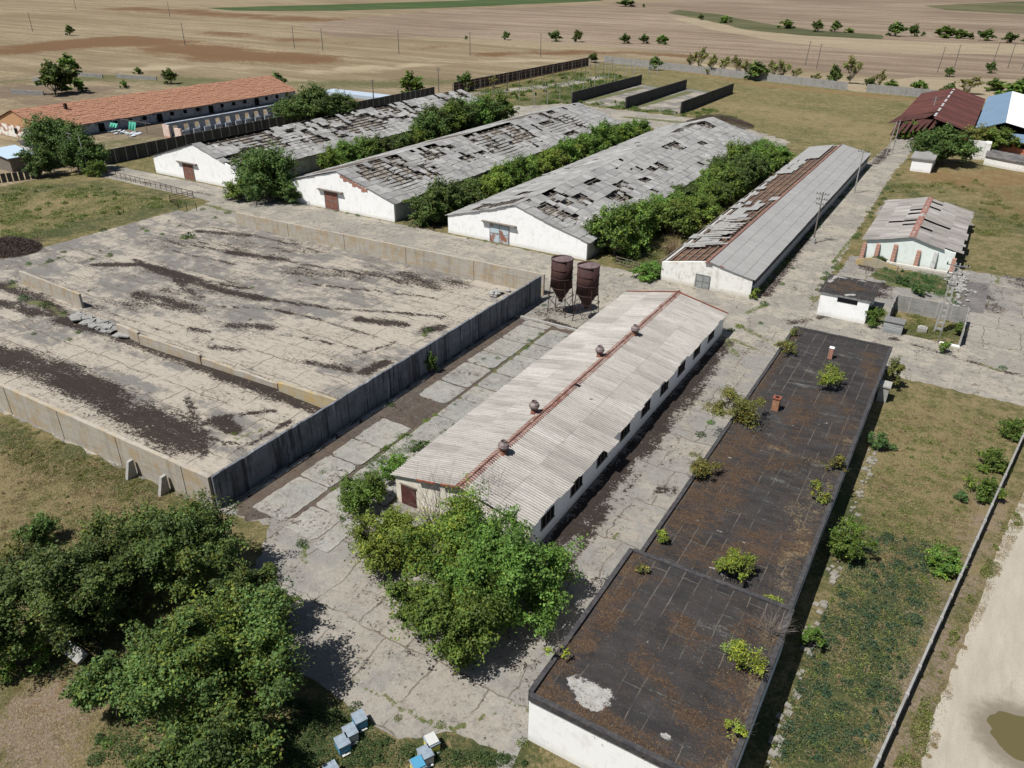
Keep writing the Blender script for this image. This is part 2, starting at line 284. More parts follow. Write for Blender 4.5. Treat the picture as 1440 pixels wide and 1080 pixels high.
sheet('pit_floor', pit, .5, .004, M['pit'], [
    D([(-60, 478), (0, 500), (60, 518), (130, 550), (200, 588), (262, 622)], 2.0, 1.12), D([(85, 450), (185, 476), (280, 511), (340, 533), (400, 556), (450, 572)], 1.15, 1.08),
    D([(135, 372), (200, 372), (260, 392), (320, 410), (370, 420)], .75, 1.08), D([(190, 365), (300, 400), (350, 405)], .4, .95), D([(270, 345), (380, 362), (450, 376), (550, 391)], .3, 1.02), D([(280, 325), (350, 331)], .7, 1), D([(320, 355), (400, 366)], .75, 1.02), D([(190, 415), (280, 436)], 1.2, .9), D([(250, 395), (280, 420)], .7, .8),
    D([(370, 420), (470, 434), (560, 440), (625, 446)], .3, 1.05), D([(505, 449), (568, 457)], .8, 1.15), D([(325, 457), (385, 461)], .75, .95), D([(300, 488), (340, 492)], .5, .8), D([(310, 430), (390, 436), (460, 452), (530, 475)], .22, 1.0), D([(435, 508), (490, 521)], .5, 1), D([(270, 462), (295, 466)], .5, .9), D([(570, 385), (612, 402)], 1.6, .72), D([(500, 500), (560, 480)], .25, .8),
    D([(515, 522), (545, 509)], .7, 1.2), D([(597, 465), (622, 460)], .8, 1.2), D([(240, 590), (280, 600), (320, 585), (385, 578)], .3, 1.1), D([(280, 600), (305, 622), (350, 625), (405, 593)], .28, 1.1), D([(262, 560), (290, 610), (285, 645)], .3, 1.0), D([(305, 590), (330, 605)], .8, 1), D([(0, 400), (40, 415), (80, 440)], 1.2, .9), D([(0, 425), (50, 440)], .9, .95), D([(0, 365), (60, 350)], .5, .5),
    D([(700, 395), (600, 372), (500, 350), (400, 330), (345, 318)], .35, .9), D([(300, 320), (420, 345)], .3, .8), D([(440, 400), (620, 420)], .25, .9), D([(230, 350), (330, 372)], .25, .9), D([(400, 470), (500, 490)], .2, .85), D([(150, 440), (240, 470)], .25, .7), D([(420, 380), (640, 400)], 2.0, .5), D([(150, 430), (330, 400)], 3, .42), D([(230, 340), (430, 350)], 3, .4),
    Pl([(230, 470), (400, 500), (520, 470), (650, 430)], 5, 1), Pl([(100, 488), (300, 548), (410, 596)], 1.5, 1.3), Pl([(0, 536), (300, 652)], 1.3, 1.4), Pl([(620, 420), (700, 405)], 3, 1), Pl([(-60, 460), (120, 505)], .8, 1),
    Gn([(330, 618), (380, 600)], .35, 1), Gn([(262, 334)], 1.4, 1.1), Gn([(20, 402)], 1, 1), Gn([(45, 425), (65, 430)], .8, 1), Gn([(145, 323)], .7, 1), Gn([(60, 372), (90, 360)], .6, .9), Gn([(0, 362), (120, 325), (240, 295)], .7, .8), Gn([(90, 445), (60, 425)], .6, .8), Gn([(600, 464)], .6, 1)], jit=.25, seed=3)
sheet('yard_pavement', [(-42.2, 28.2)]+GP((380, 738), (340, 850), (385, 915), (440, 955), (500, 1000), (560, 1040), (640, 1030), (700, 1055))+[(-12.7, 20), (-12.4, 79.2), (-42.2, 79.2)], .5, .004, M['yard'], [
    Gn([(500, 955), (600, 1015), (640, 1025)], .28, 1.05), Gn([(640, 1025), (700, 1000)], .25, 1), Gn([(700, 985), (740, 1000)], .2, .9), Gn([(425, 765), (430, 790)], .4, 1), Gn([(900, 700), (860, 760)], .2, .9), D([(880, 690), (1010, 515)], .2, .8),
    ('dark', [(-18.9, 38), (-18.9, 60), (-18.8, 78)], .85, 1.25), D([(930, 600), (905, 640)], .7, 1.1), D([(800, 790), (850, 715)], .5, 1), Gn([(1010, 470), (1060, 490)], .5, 1.05), Gn([(1020, 480), (1035, 500)], .7, .9), D([(930, 690), (945, 690)], .5, .9), D([(560, 770), (500, 740)], .8, .9),  # long dark strip: moss along the hall wall, with its cast shadow painted in
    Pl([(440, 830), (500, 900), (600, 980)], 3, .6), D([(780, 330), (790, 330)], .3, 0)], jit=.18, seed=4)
sheet('soil_strip', [(-42.0, 29.5), (-39.5, 28.6), (-31.7, 35.6), (-31.7, 71.5), (-42.0, 71.5)], .5, .009, concrete_ground('soil_between_slabs', base=(.085, .062, .045), grey=(.05, .038, .03), joint=0, agg=.2, bias=.2), [
    Gn([(500, 690), (570, 640), (600, 610)], .6, 1), Gn([(600, 610), (700, 520), (760, 470)], .5, .95), Gn([(560, 700), (640, 640)], .9, .9), ('green', [(-36.6, 36), (-36.7, 71)], .3, 1.0), ('green', [(-33.6, 40), (-33.5, 71)], .3, .8)], jit=.3, seed=5)
M['slabtop'] = concrete_ground('gravelly_slab', base=(.285, .27, .235), grey=(.20, .196, .18), slab=(9, 9), joint=0, agg=.95)
def slab_field(name, cols, y0, y1, ln, z, seed, gap=.16, skip=.04, lx=None):
    r = random.Random(seed); mb = MB()
    for ci, (xa, xb) in enumerate(cols):
        y = y0+r.uniform(-1.5, 0)
        while y < y1:
            L = r.uniform(*ln); ya, yb = y+gap*r.uniform(.4, 1.3), min(y+L, y1); y += L
            if yb-ya < .8 or r.random() < skip: continue
            if lx and xb > lx(ya)+.3: continue
            pts = []; corner = [(xa, ya), (xb, ya), (xb, yb), (xa, yb)]; cut = [r.uniform(.05, .35) for _ in range(4)]
            for k in range(4):
                c0 = corner[k]; c1 = corner[(k+1) % 4]; dx, dy = c1[0]-c0[0], c1[1]-c0[1]; LL = math.hypot(dx, dy); n = max(2, int(LL/.35))
                for i in range(n):
                    t = (cut[k] + (LL-cut[k]-cut[(k+1) % 4])*i/(n-1))/LL; pts.append((c0[0]+dx*t+r.gauss(0, .035), c0[1]+dy*t+r.gauss(0, .035)))
            zz = z+r.uniform(-.015, .03); tx, ty = r.uniform(-.008, .008), r.uniform(-.006, .006); f = lambda p, h: (p[0], p[1], zz+h+(p[0]-xa)*tx+(p[1]-ya)*ty); n = len(pts)
            mb.add([f(p, 0) for p in pts]+[f(p, -.12) for p in pts], [tuple(range(n))]+[(i+n, (i+1) % n+n, (i+1) % n, i) for i in range(n)])
    o = mb.build(name, M['slabtop'])
    for at in ('dark', 'green', 'pale', 'joint'): o.data.attributes.new(at, 'FLOAT', 'POINT')
    return struct(o)
slab_field('pavement', [(-40.25, -37.0), (-36.55, -33.6), (-33.35, -31.95)], 30.2, 71.3, (2.8, 5.4), .06, 6, .17, .03)
slab_field('pavement', [(-41.75, -41.4)], 29.5, 71.3, (2.5, 4), .12, 4, .1, .0)
sheet('silo_apron', [(-41.9, 71.6), (-33, 71.6), (-33, 79), (-41.9, 79)], .4, .012, M['yard'], [D([(770, 450), (830, 470)], .5, 1), D([(760, 440), (800, 435)], 1.2, .6)], seed=6)
sheet('road', [(-150, 86.2), (-111, 85.8), (-109, 79.2), (70, 79.2), (70, 92.6), (-20, 92.9), (-150, 93.2)], .6, .006, M['road'], [
    Gn([(1075, 430), (1050, 440)], .6, 1.05), Gn([(1035, 455), (1060, 470), (1085, 480)], .6, .9), D([(1250, 475), (1440, 530)], .25, .95), Gn([(1380, 512), (1410, 522)], .35, 1.1), D([(480, 330), (540, 345), (640, 375)], .2, .8), Gn([(300, 292), (330, 298)], .6, 1.1), Gn([(820, 330), (830, 400)], .1, .6), D([(170, 250), (300, 275)], .4, .7), Gn([(275, 285), (310, 292)], .7, 1), Gn([(870, 395), (880, 375)], .3, 1), D([(1110, 455), (1160, 445)], .6, .7)], jit=.2, seed=7)
sheet('lane', [(-20.2, 92.7), (-13.2, 92.7), (-13.6, 120), (-14, 141), (-14.6, 175), (-13.5, 212), (-16, 225), (-19, 214), (-20.6, 182)], .5, .010, M['road'], [
    D([(1075, 415), (1120, 350), (1160, 290)], .9, .98), Gn([(1060, 420), (1110, 355), (1150, 300), (1190, 250)], .5, 1), Gn([(1170, 370), (1220, 310), (1250, 255)], .45, 1.05), D([(1230, 230), (1250, 210)], 1, .9), Gn([(1090, 440), (1120, 430)], .3, .5)], jit=.3, seed=8)
sheet('hall_forecourt', [(-13.1, 92.8), (3.2, 92.8), (3.2, 100), (2.2, 116), (-12.5, 116.4)], .5, .010, M['yard'], [
    Gn([(1255, 400), (1340, 410)], 1.1, 1.1), Gn([(1280, 385), (1330, 395)], 1.5, 1.05), D([(1230, 415), (1245, 400)], 1.1, 1.0), D([(1180, 470), (1240, 462)], .8, .9), Gn([(1240, 440), (1240, 460)], 1.2, 1), Gn([(1260, 470), (1340, 480)], 2, 1.05), D([(1215, 375), (1230, 380)], 1, .8)], jit=.3, seed=9)
sheet('pavement', [(3.2, 92.7), (40, 92.7), (40, 119), (9, 119.5), (1.5, 117.8), (3.0, 100)], .6, .013, M['yard'], [
    D([(1355, 400), (1390, 430)], 2.1, .75), D([(1400, 370), (1440, 400)], 2, .6), Gn([(1395, 375), (1405, 400)], .5, 1), Gn([(1390, 425), (1375, 440)], .3, .9), Pl([(1400, 470), (1440, 460)], 4, 1)], jit=.6, seed=10)
sheet('old_asphalt', [G(1354, 396), G(1393, 399), G(1383, 441), G(1338, 437)], .5, .018, concrete_ground('dark_old_asphalt', base=(.15, .14, .135), grey=(.09, .085, .085), joint=.3, agg=.3, bias=.15), [Pl([(1360, 410), (1370, 430)], 1, .5)], jit=.15, seed=60)
sheet('pavement', [(-13, 141), (1.5, 143), (1, 151), (-4, 152), (-5, 147), (-8, 147), (-9, 153), (-12.8, 152)], .5, .010, M['yard'], [Gn([(1290, 262), (1300, 270)], .8, .9)], jit=.4, seed=11)
sheet('track', [(-150, 184), (-100, 188), (-75, 194), (-58, 188), (-40, 184), (-40, 196), (-62, 214), (-112, 216), (-118, 205), (-150, 196)], 1.0, .012, M['road'], [Gn([(800, 160), (850, 175)], 2, .8), Gn([(700, 175), (720, 185)], 2, .9), Gn([(940, 190), (1000, 180)], 4, 1), Gn([(880, 165), (960, 172)], 2, 1)], jit=.9, seed=12)
for i, (xa, xb) in enumerate(((-108.5, -92.2), (-91.4, -76.1))):
    sheet('silage_pad', [(xa, 217), (xb, 217), (xb, 268), (xa, 271)], .8, .008, M['pit'], [('green', [(xa+1, 219), (xb-2, 217)], 2.5, 1.05), ('green', [(xa+1, 225), (xa+3, 262)], 2.2, 1.05), ('green', [(xb-2, 265), (xa+2, 270)], 3, 1)], jit=.3, seed=13+i)
sheet('track', [(-147, 214), (-141, 216), (-128, 250), (-126, 290), (-131, 290), (-134, 255)], 1.2, .012, M['road'], [], jit=.6, seed=20)
# dirt road with its puddle
M['dirt'] = (lambda a: (a.col(a.mix(a.step(a.add(a.m('MULTIPLY', a.attr('dark'), .8), a.m('MULTIPLY', a.noise(2, 6, a.pos(), .75), .4)), .62, .95),
    a.ramp(a.add(a.m('MULTIPLY', a.noise(.7, 7, a.pos((1, .22, 1), .14), .72), .5), a.m('MULTIPLY', a.noise(11, 5, a.pos(), .85), .5)), [(.36, (.255, .225, .178)), (.5, (.315, .283, .228)), (.62, (.385, .35, .288))]), (.17, .145, .11))), a.bump(a.noise(12, 4, a.pos()), .25, .02), a.mat)[-1])(MT('pale_dirt'))
sheet('dirt_road', GP((1290, 1100), (1310, 1010), (1345, 930), (1372, 860), (1400, 780), (1440, 690))+[(13, 82), (40, 82), (40, 20), (4.5, 20)], .5, .006, M['dirt'], [st('dark', [(1440, 1040)], 3.3, 1.0), st('dark', [(1425, 960), (1418, 985)], .28, .7)], jit=.1, attrs=('dark',), seed=21)
a = MT('muddy_water', .08, .5); a.col((.10, .085, .035)); M['puddle'] = a.mat
pc = G(1447, 1042)
sheet('puddle', [(pc[0]+1.9*math.cos(t)*(1+.08*math.sin(3*t)+.04*math.sin(11*t+1)+.03*math.sin(17*t)), pc[1]+1.75*math.sin(t)*(1+.08*math.cos(2*t)+.04*math.sin(9*t))) for t in np.linspace(0, 6.17, 60)], .8, .012, M['puddle'], attrs=(), seed=22)
# ================================================================== vegetation
def leaf_mat(name, c, hv=.03, trans=.25):
    a = MT(name, .6, .25); vr = a.attr('tint', 'Color'); oi = a.N('ShaderNodeObjectInfo')
    hs = a.N('ShaderNodeHueSaturation'); a.L(hs.inputs['Hue'], a.add(.5-hv/2, a.m('MULTIPLY', oi.outputs['Random'], hv))); a.L(hs.inputs['Value'], a.add(.8, a.m('MULTIPLY', oi.outputs['Random'], .4)))
    a.L(hs.inputs['Color'], a.mix(1, c, vr, 'MULTIPLY')); a.col(hs.outputs[0])
    tr = a.N('ShaderNodeBsdfTranslucent'); a.L(tr.inputs[0], hs.outputs[0]); mx = a.N('ShaderNodeMixShader'); mx.inputs[0].default_value = trans
    a.L(mx.inputs[1], a.b.outputs[0]); a.L(mx.inputs[2], tr.outputs[0]); a.L(a.t.nodes['Material Output'].inputs[0], mx.outputs[0]); return a.mat
M['leaf'] = leaf_mat('leaves', (.095, .165, .03)); M['leafdark'] = leaf_mat('dark_leaves', (.075, .118, .03)); M['leafolive'] = leaf_mat('olive_leaves', (.145, .165, .045)); M['leafyel'] = leaf_mat('yellow_green_leaves', (.155, .215, .036))
M['leafmid'] = leaf_mat('mid_leaves', (.115, .19, .035), .04); M['weed'] = leaf_mat('weed_leaves', (.065, .115, .035)); M['weedblue'] = leaf_mat('bluish_weed_leaves', (.05, .09, .045)); M['straw'] = leaf_mat('dry_stems', (.25, .19, .10), 0.02, .1); M['brush'] = leaf_mat('grey_brush', (.09, .065, .055), .01, .05)
M['bark'] = simple('bark', (.17, .145, .12), (.09, .075, .06), 5, .95); M['twig'] = bare('twig_bark', (.22, .19, .165), .9, .1)
def leaves_mesh(name, P, Nn, size, tint, mat, aspect=.55, r=None):
    "one folded leaf quad per point"
    n = len(P); r = r or np.random.RandomState(0)
    Nn = Nn/np.linalg.norm(Nn, axis=1)[:, None]; t = np.cross(Nn, r.normal(size=(n, 3))); t /= np.linalg.norm(t, axis=1)[:, None]+1e-9; b = np.cross(Nn, t)
    s = (size*r.uniform(.6, 1.3, n))[:, None]
    V = np.empty((n, 4, 3)); V[:, 0] = P-t*s*.5; V[:, 1] = P+b*s*aspect*.5-Nn*s*.08; V[:, 2] = P+t*s*.5-Nn*s*.12; V[:, 3] = P-b*s*aspect*.5-Nn*s*.08
    me = bpy.data.meshes.new(name); me.vertices.add(4*n); me.vertices.foreach_set('co', V.reshape(-1).astype(np.float32))
    me.loops.add(4*n); me.loops.foreach_set('vertex_index', np.arange(4*n, dtype=np.int32)); me.polygons.add(n); me.polygons.foreach_set('loop_start', np.arange(0, 4*n, 4, dtype=np.int32)); me.polygons.foreach_set('loop_total', np.full(n, 4, np.int32))
    col = me.attributes.new('tint', 'FLOAT_COLOR', 'POINT'); cc = np.ones((n, 4, 4), np.float32); cc[:, :, :3] = tint[:, None, :]; col.data.foreach_set('color', cc.reshape(-1))
    me.materials.append(mat); me.update(calc_edges=True); me.validate(); return me
def crown_mesh(name, R, Hh, n, leaf, mat, seed, lobes=9, low=.06, yel=.15, gap=.35, spread=1.0):
    "foliage of many lobes spread through an uneven volume of radius R, height Hh, standing on z=0"
    r = np.random.RandomState(seed); K = int(lobes*1.9)
    ang = r.uniform(0, 6.283, K); rad = R*spread*np.sqrt(r.uniform(.03, 1, K))*.78*r.uniform(.8, 1.15, K); zc = Hh*(low+(.84-low)*r.uniform(.1, 1, K)**.8*(1-.45*(rad/R)**2))*r.uniform(.85, 1.1, K)
    lr = R*r.uniform(.17, .38, K); Cn = np.c_[rad*np.cos(ang), rad*np.sin(ang), zc]; lz = np.minimum(lr*r.uniform(.7, 1.15, K), zc*.9)
    Cn[0] = (0, 0, Hh*.6); lr[0] = R*.45; lz[0] = Hh*.34
    wt = lr**2; wt /= wt.sum(); k = r.choice(K, n, p=wt); d = r.normal(size=(n, 3)); d /= np.linalg.norm(d, axis=1)[:, None]; d[:, 2] = np.where(d[:, 2] < -.5, -d[:, 2], d[:, 2])
    Q = 22; sub = r.normal(size=(K*Q, 3)); sub /= np.linalg.norm(sub, axis=1)[:, None]; sk = r.randint(0, Q, n); sd = sub[k*Q+sk]; out = r.uniform(.55, 1.45, K*Q)[k*Q+sk]; al = r.uniform(.25, 1, n)
    P = Cn[k]+(sd*(out*al)[:, None]+d*.27)*np.c_[lr[k], lr[k], lz[k]]; mixd = sd+d*.5; mixd /= np.linalg.norm(mixd, axis=1)[:, None]
    q = np.sin(P[:, 0]*2.1+seed)*np.sin(P[:, 1]*1.9+2*seed)*np.sin(P[:, 2]*2.4+seed*.7)
    keep = (q > -gap-.1) & (P[:, 2] > .05); P = P[keep]; k = k[keep]; sk = sk[keep]; mixd = mixd[keep]; n = len(P)
    sp_t = r.uniform(.7, 1.35, K*Q)[k*Q+sk]
    Nn = mixd*.55+r.normal(size=(n, 3))*.55+np.array([0, 0, .45])
    lob = r.uniform(.78, 1.22, K)[k]; t = (lob*sp_t*r.uniform(.75, 1.25, n))[:, None]*np.array([1, 1, 1.0]); ym = r.uniform(0, 1, n) < yel*r.uniform(.2, 1.8, K)[k]; t[ym] *= np.array([1.7, 1.25, .8])
    return leaves_mesh(name, P, Nn, leaf, t, mat, r=r), Cn, lr
def trunk_mb(Cn, base=.18, seed=0, th=None):
    r = random.Random(seed); t = MB(); z0 = min(float(Cn[:, 2].min())*.5, 1.2); t.bar((0, 0, -.1), (.05, .03, z0), base, base*.75, 7)
    for c in Cn:
        mid = (c[0]*.4+r.uniform(-.2, .2), c[1]*.4+r.uniform(-.2, .2), z0+(c[2]-z0)*.5); t.bar((.05, .03, z0-.05), mid, base*.5, base*.3, 5); t.bar(mid, tuple(c), base*.3, base*.08, 4)
        for j in range(3): t.bar(tuple(mid), (c[0]+r.uniform(-.8, .8), c[1]+r.uniform(-.8, .8), c[2]+r.uniform(-.2, .9)), base*.16, base*.04, 3)
    return t
def make_tree(name, label, cat, loc, R, Hh, n, leaf, mat, seed, group=None, rz=0, **kw):
    t = thing(name, label, cat, loc, group, rz, world=False)
    me, Cn, lr = crown_mesh('crown', R, Hh, n, leaf, M[mat], seed, **kw); link('crown', me, t)
    trunk_mb(Cn, max(.05, R*.045), seed).build('trunk', M['bark'], t); return t
def twigs(mb, c, R, Hh, n, seed, r0=.03):
    r = random.Random(seed)
    for i in range(n):
        a = r.uniform(0, 6.28); e = r.uniform(.25, 1.4); L = r.uniform(.5, 1)*Hh; p = Vector(c)+Vector((r.uniform(-.15, .15)*R, r.uniform(-.15, .15)*R, 0)); d = Vector((math.cos(a)*math.cos(e)*R/Hh, math.sin(a)*math.cos(e)*R/Hh, math.sin(e)))
        q = p+d*L*.5; mb.bar(p, q, r0, r0*.6, 4, False); e2 = q+(d+Vector((r.uniform(-.3, .3), r.uniform(-.3, .3), r.uniform(-.1, .3))))*L*.5; mb.bar(q, e2, r0*.6, r0*.2, 3, False)
        for j in range(3):
            s = q.lerp(e2, r.random()); mb.bar(s, s+(d+Vector((r.uniform(-.8, .8), r.uniform(-.8, .8), r.uniform(-.2, .6))))*L*.28, r0*.35, r0*.12, 3, False)
    return mb
def xy(px, py, z=0): x, y = G(px, py, z); return (x, y)
# ---- the big foreground trees
def ptree(name, label, cat, px, py, zc, R, Hh, n, leaf, mat, seed, **kw):
    x, y = G(px, py, zc); return make_tree(name, label, cat, (x, y, 0), R, Hh, n, leaf, mat, seed, **kw)
ptree('broadleaf_tree', 'full dark green tree on the right of the clump by the sheet-roofed hall', 'tree', 710, 790, 3.6, 4.5, 6.6, 62000, .2, 'leaf', 11, lobes=15, yel=.05, gap=.42)
ptree('broadleaf_tree', 'lowest bright green tree of the clump, standing out over the open concrete yard', 'tree', 630, 860, 2.3, 4.1, 5.2, 44000, .2, 'leaf', 12, lobes=13, yel=.15)
ptree('broadleaf_tree', 'thin-topped olive tree with bare twigs against the hall gable', 'tree', 645, 765, 3.0, 4.2, 6.2, 34000, .18, 'leaf', 13, lobes=13, yel=.4, gap=.3)
ptree('broadleaf_tree', 'yellow-green bushy tree on the left of the clump, below the dark hall door', 'tree', 552, 755, 1.6, 3.3, 3.8, 28000, .17, 'leafyel', 14, lobes=12, yel=.1, gap=.3)
tw = MB(); x, y = G(610, 715, 2); twigs(tw, (x, y, 0), 2.2, 5.4, 34, 3, .03); x2, y2 = G(690, 700, 2.5); twigs(tw, (x2, y2, .5), 1.8, 4.8, 20, 4, .03)
tag(tw.build('bare_shrub', M['twig']), 'leafless grey twiggy shrub sticking up in front of the white hall gable', 'shrub')
ptree('walnut_tree', 'dark walnut tree nearest the corner of the concrete silage pit', 'tree', 240, 770, 3.6, 4.4, 7.0, 50000, .2, 'leafdark', 15, lobes=16, yel=.22, gap=.35)
ptree('walnut_tree', 'dark dense tree leaning over the bare soil at the left edge', 'tree', 70, 840, 3.4, 4.3, 6.6, 48000, .2, 'leafdark', 16, lobes=15, yel=.08, gap=.4)
ptree('walnut_tree', 'big walnut tree with yellowing leaf tips at the bottom, beside the blue beehives', 'tree', 300, 925, 3.6, 4.6, 7.2, 60000, .2, 'leafdark', 17, lobes=18, yel=.38, gap=.3)
ptree('walnut_tree', 'lower walnut tree cut by the bottom edge of the picture', 'tree', 285, 1075, 2.5, 3.8, 5.4, 32000, .2, 'leafdark', 18, lobes=12, yel=.2, gap=.3)
ptree('walnut_tree', 'walnut tree with pale twigs in the gap between the two dark clumps', 'tree', 350, 850, 2.6, 2.7, 5.0, 20000, .2, 'leafdark', 19, lobes=9, yel=.4, gap=.2)
ptree('walnut_tree', 'dark tree crown filling the middle of the clump at the left', 'tree', 150, 800, 2.8, 3.6, 5.4, 30000, .2, 'leafdark', 28, lobes=12, gap=.3, yel=.15)
ptree('shrub', 'thin grey-green shrub in the dry grass at the left edge', 'shrub', 22, 790, 1.0, 2.0, 2.4, 5000, .18, 'leafolive', 20, lobes=7, gap=.1)
ptree('shrub', 'green shrub over the bare soil in the lower left corner', 'shrub', 20, 920, .8, 2.3, 2.2, 6000, .2, 'leaf', 21, lobes=8, gap=.15)
ptree('walnut_tree', 'low dark tree crown above the bare soil, left of the yellowing walnut', 'tree', 150, 960, 1.8, 2.6, 3.6, 16000, .2, 'leafdark', 26, lobes=9, gap=.2)
ptree('shrub', 'shrub in the grass at the left edge, over the dark tree', 'shrub', 60, 745, 1.0, 1.8, 2.2, 8000, .17, 'leafdark', 27, lobes=7, gap=.15)
# ---- bushes near by
ptree('bush', 'dark green bush at the left front corner of the sheet-roofed hall', 'bush', 512, 700, 1.1, 2.3, 2.9, 14000, .17, 'leaf', 22, lobes=8)
ptree('bush', 'leafy bush hugging the left eaves of the sheet-roofed hall', 'bush', 556, 660, .8, 1.6, 2.0, 8000, .15, 'leaf', 23, lobes=7, gap=.25)
ptree('bush', 'bright bush growing from the slab joint furthest up the left eaves', 'bush', 592, 632, .5, 1.0, 1.3, 4000, .14, 'weed', 24, lobes=6, gap=.2)
ptree('bush', 'narrow bush growing against the shaded side of the dark pit wall', 'bush', 606, 512, 1.0, .85, 2.3, 3500, .16, 'leaf', 25, lobes=7)
for i, (px, py, zc, R, Hh, n, mt, lab) in enumerate([
    (1195, 760, 1.3, 1.9, 3.0, 11000, 'leaf', 'large round dark green bush in the shade beside the black-roofed building'),
    (1140, 897, .7, .85, 1.6, 3500, 'leaf', 'small green bush close to the wall under the higher black roof'),
    (1254, 530, 1.2, 1.25, 3.4, 6000, 'leafolive', 'tall yellowish bush at the far corner of the black roof'),
    (1238, 622, .5, 1.2, 1.3, 3000, 'weed', 'loose green weeds beside the far half of the black-roofed building'),
    (1232, 445, .9, 1.75, 2.2, 8000, 'leaf', 'round bright green bush between the white hut and the grey metal box'),
    (1423, 603, .9, 1.3, 2.2, 5000, 'leaf', 'green bush by the right edge, uppermost along the concrete fence'),
    (1400, 650, .7, 1.5, 1.9, 5000, 'leaf', 'second green bush down the inner side of the concrete fence'),
    (1387, 690, .7, 1.45, 1.9, 5000, 'leaf', 'third green bush down the inner side of the concrete fence'),
    (1352, 700, .3, .7, .8, 1800, 'weed', 'small round bush standing alone in the dry grass'),
    (1332, 790, .6, 1.5, 1.7, 5000, 'leaf', 'dark spreading bush close to the fence opposite the middle of the black roof'),
    (1400, 480, .3, .1, .1, 10, 'weed', ''),
    (1330, 490, .5, .8, 1.4, 2500, 'leaf', 'green bush at the foot of the latticed concrete pole'),
    (1349, 463, .7, .7, 1.7, 2500, 'leaf', 'dark bush against the right wall of the roofless enclosure'),
    (1270, 395, .5, 1.0, 1.2, 3000, 'weed', 'green weeds in front of the brick piers of the small hall'),
    (1293, 408, .6, 1.3, 1.4, 4000, 'weed', 'bright green clump below the white door-sized wall of the small hall'),
    (1234, 366, .6, 1.1, 1.2, 3200, 'weed', 'green bush inside the low curved garden wall'),
    (1060, 413, .6, .9, 1.5, 3000, 'leafyel', 'yellow-green bush at the near right corner of the long low hall'),
    (1283, 1085, .4, .6, 1, 1500, 'weed', ''),
    (1226, 895, .1, .1, .1, 10, 'weed', '')]):
    if lab: ptree('bush', lab, 'bush', px, py, zc, R, Hh, n, .17, mt, 40+i, lobes=7, gap=.3)
# ---- shrubs on the bitumen roof
for i, (px, py, R, Hh, n, mt, lab) in enumerate([
    (1042, 583, 2.1, 1.8, 12500, 'leafolive', 'largest olive shrub on the black roof, at its left edge beside the orange chimney'),
    (1164, 535, 1.35, 1.6, 4600, 'leafyel', 'bright green shrub standing alone near the brick stub chimney on the black roof'),
    (1108, 490, 1.1, 1.2, 3000, 'leafolive', 'small shrub at the left edge of the black roof near its far end'),
    (1123, 466, .6, .7, 1300, 'leafolive', 'smallest shrub in the far left corner of the black roof'),
    (988, 660, 1.25, 1.2, 3600, 'leafolive', 'thin dry shrub on the left edge of the black roof, below the largest shrub'),
    (1174, 650, .8, 1.1, 1900, 'leafolive', 'thin upright shrub by the right parapet of the black roof'),
    (1155, 690, .85, .9, 1800, 'leafyel', 'low yellow-green shrub by the right parapet of the black roof'),
    (1034, 800, 1.2, 1.5, 6500, 'leafyel', 'bright green shrub just behind the raised near roof'),
    (933, 752, .45, .7, 1600, 'leafyel', 'small lime shrub at the left edge beside the raised near roof'),
    (1090, 842, .6, .4, 1200, 'leafyel', 'low strip of lime leaves along the step between the two black roofs')]):
    x, y = G(px, py, 3.2); x = max(min(x, -3.6), -12.2)
    make_tree('roof_shrub', lab, 'shrub', (x, y, 2.72), R*1.35, Hh*1.2, n, .14, mt, 70+i, lobes=7, gap=.15, yel=.3)
for i, (px, py, R, Hh, n, mt, lab) in enumerate([
    (785, 915, .55, 1.0, 1700, 'leafyel', 'lime shrub hanging over the left edge of the raised near roof'),
    (1040, 930, 1.1, 1.3, 2300, 'leafyel', 'sparse yellowing shrub on the right part of the raised near roof'),
    (1035, 1025, .5, .9, 700, 'leafyel', 'tiny yellow shrub nearest the camera on the raised near roof'),
    (905, 795, .4, .5, 500, 'leafolive', 'tuft of dry growth in the far left corner of the raised near roof')]):
    x, y = G(px, py, 3.9); make_tree('roof_shrub', lab, 'shrub', (x, y, 3.45), R*1.35, Hh*1.2, int(n*1.3), .12, mt, 90+i, lobes=6, gap=.05, yel=.5)
tw = MB(); x, y = G(1085, 885, 3.7); twigs(tw, (x, y, 3.45), 1.5, 1.6, 70, 8, .014); tag(tw.build('dead_shrub', M['twig']), 'leafless pinkish-grey shrub on the right edge of the raised near roof', 'shrub')
# ---- copies: thicket trees and far trees
HID = []
def proto(R, Hh, n, leaf, mat, seed, **kw):
    t = make_tree('tree', '', 'tree', (0, 0, 0), R, Hh, n, leaf, mat, seed, **kw); HID.append(t); return t
TP = [proto(3.0, 5.5, 13000, .27, 'leafmid', 101, lobes=13, yel=.1, gap=.4), proto(2.8, 5.0, 12000, .26, 'leafmid', 102, lobes=12, yel=.25, gap=.4), proto(3.1, 4.8, 13000, .27, 'leafdark', 103, lobes=14, yel=.1, gap=.45), proto(2.6, 4.6, 11000, .26, 'leafyel', 104, lobes=12, yel=.05), proto(2.9, 5.2, 11000, .26, 'leafolive', 105, lobes=13, yel=.15, gap=.35)]
BP = [proto(6.2, 9.6, 34000, .36, 'leafdark', 121, lobes=20, yel=.08, gap=.6), proto(5.4, 7.6, 26000, .36, 'leafdark', 122, lobes=18, yel=.1, gap=.6)]
FP = [proto(2.0, 4.2, 2600, .5, 'leafdark', 111, lobes=7, low=.0, gap=.9), proto(2.1, 3.8, 2600, .5, 'leaf', 112, lobes=8, low=.0, gap=.9), proto(2.2, 5.2, 1100, .4, 'leafolive', 113, lobes=8, gap=.1)]
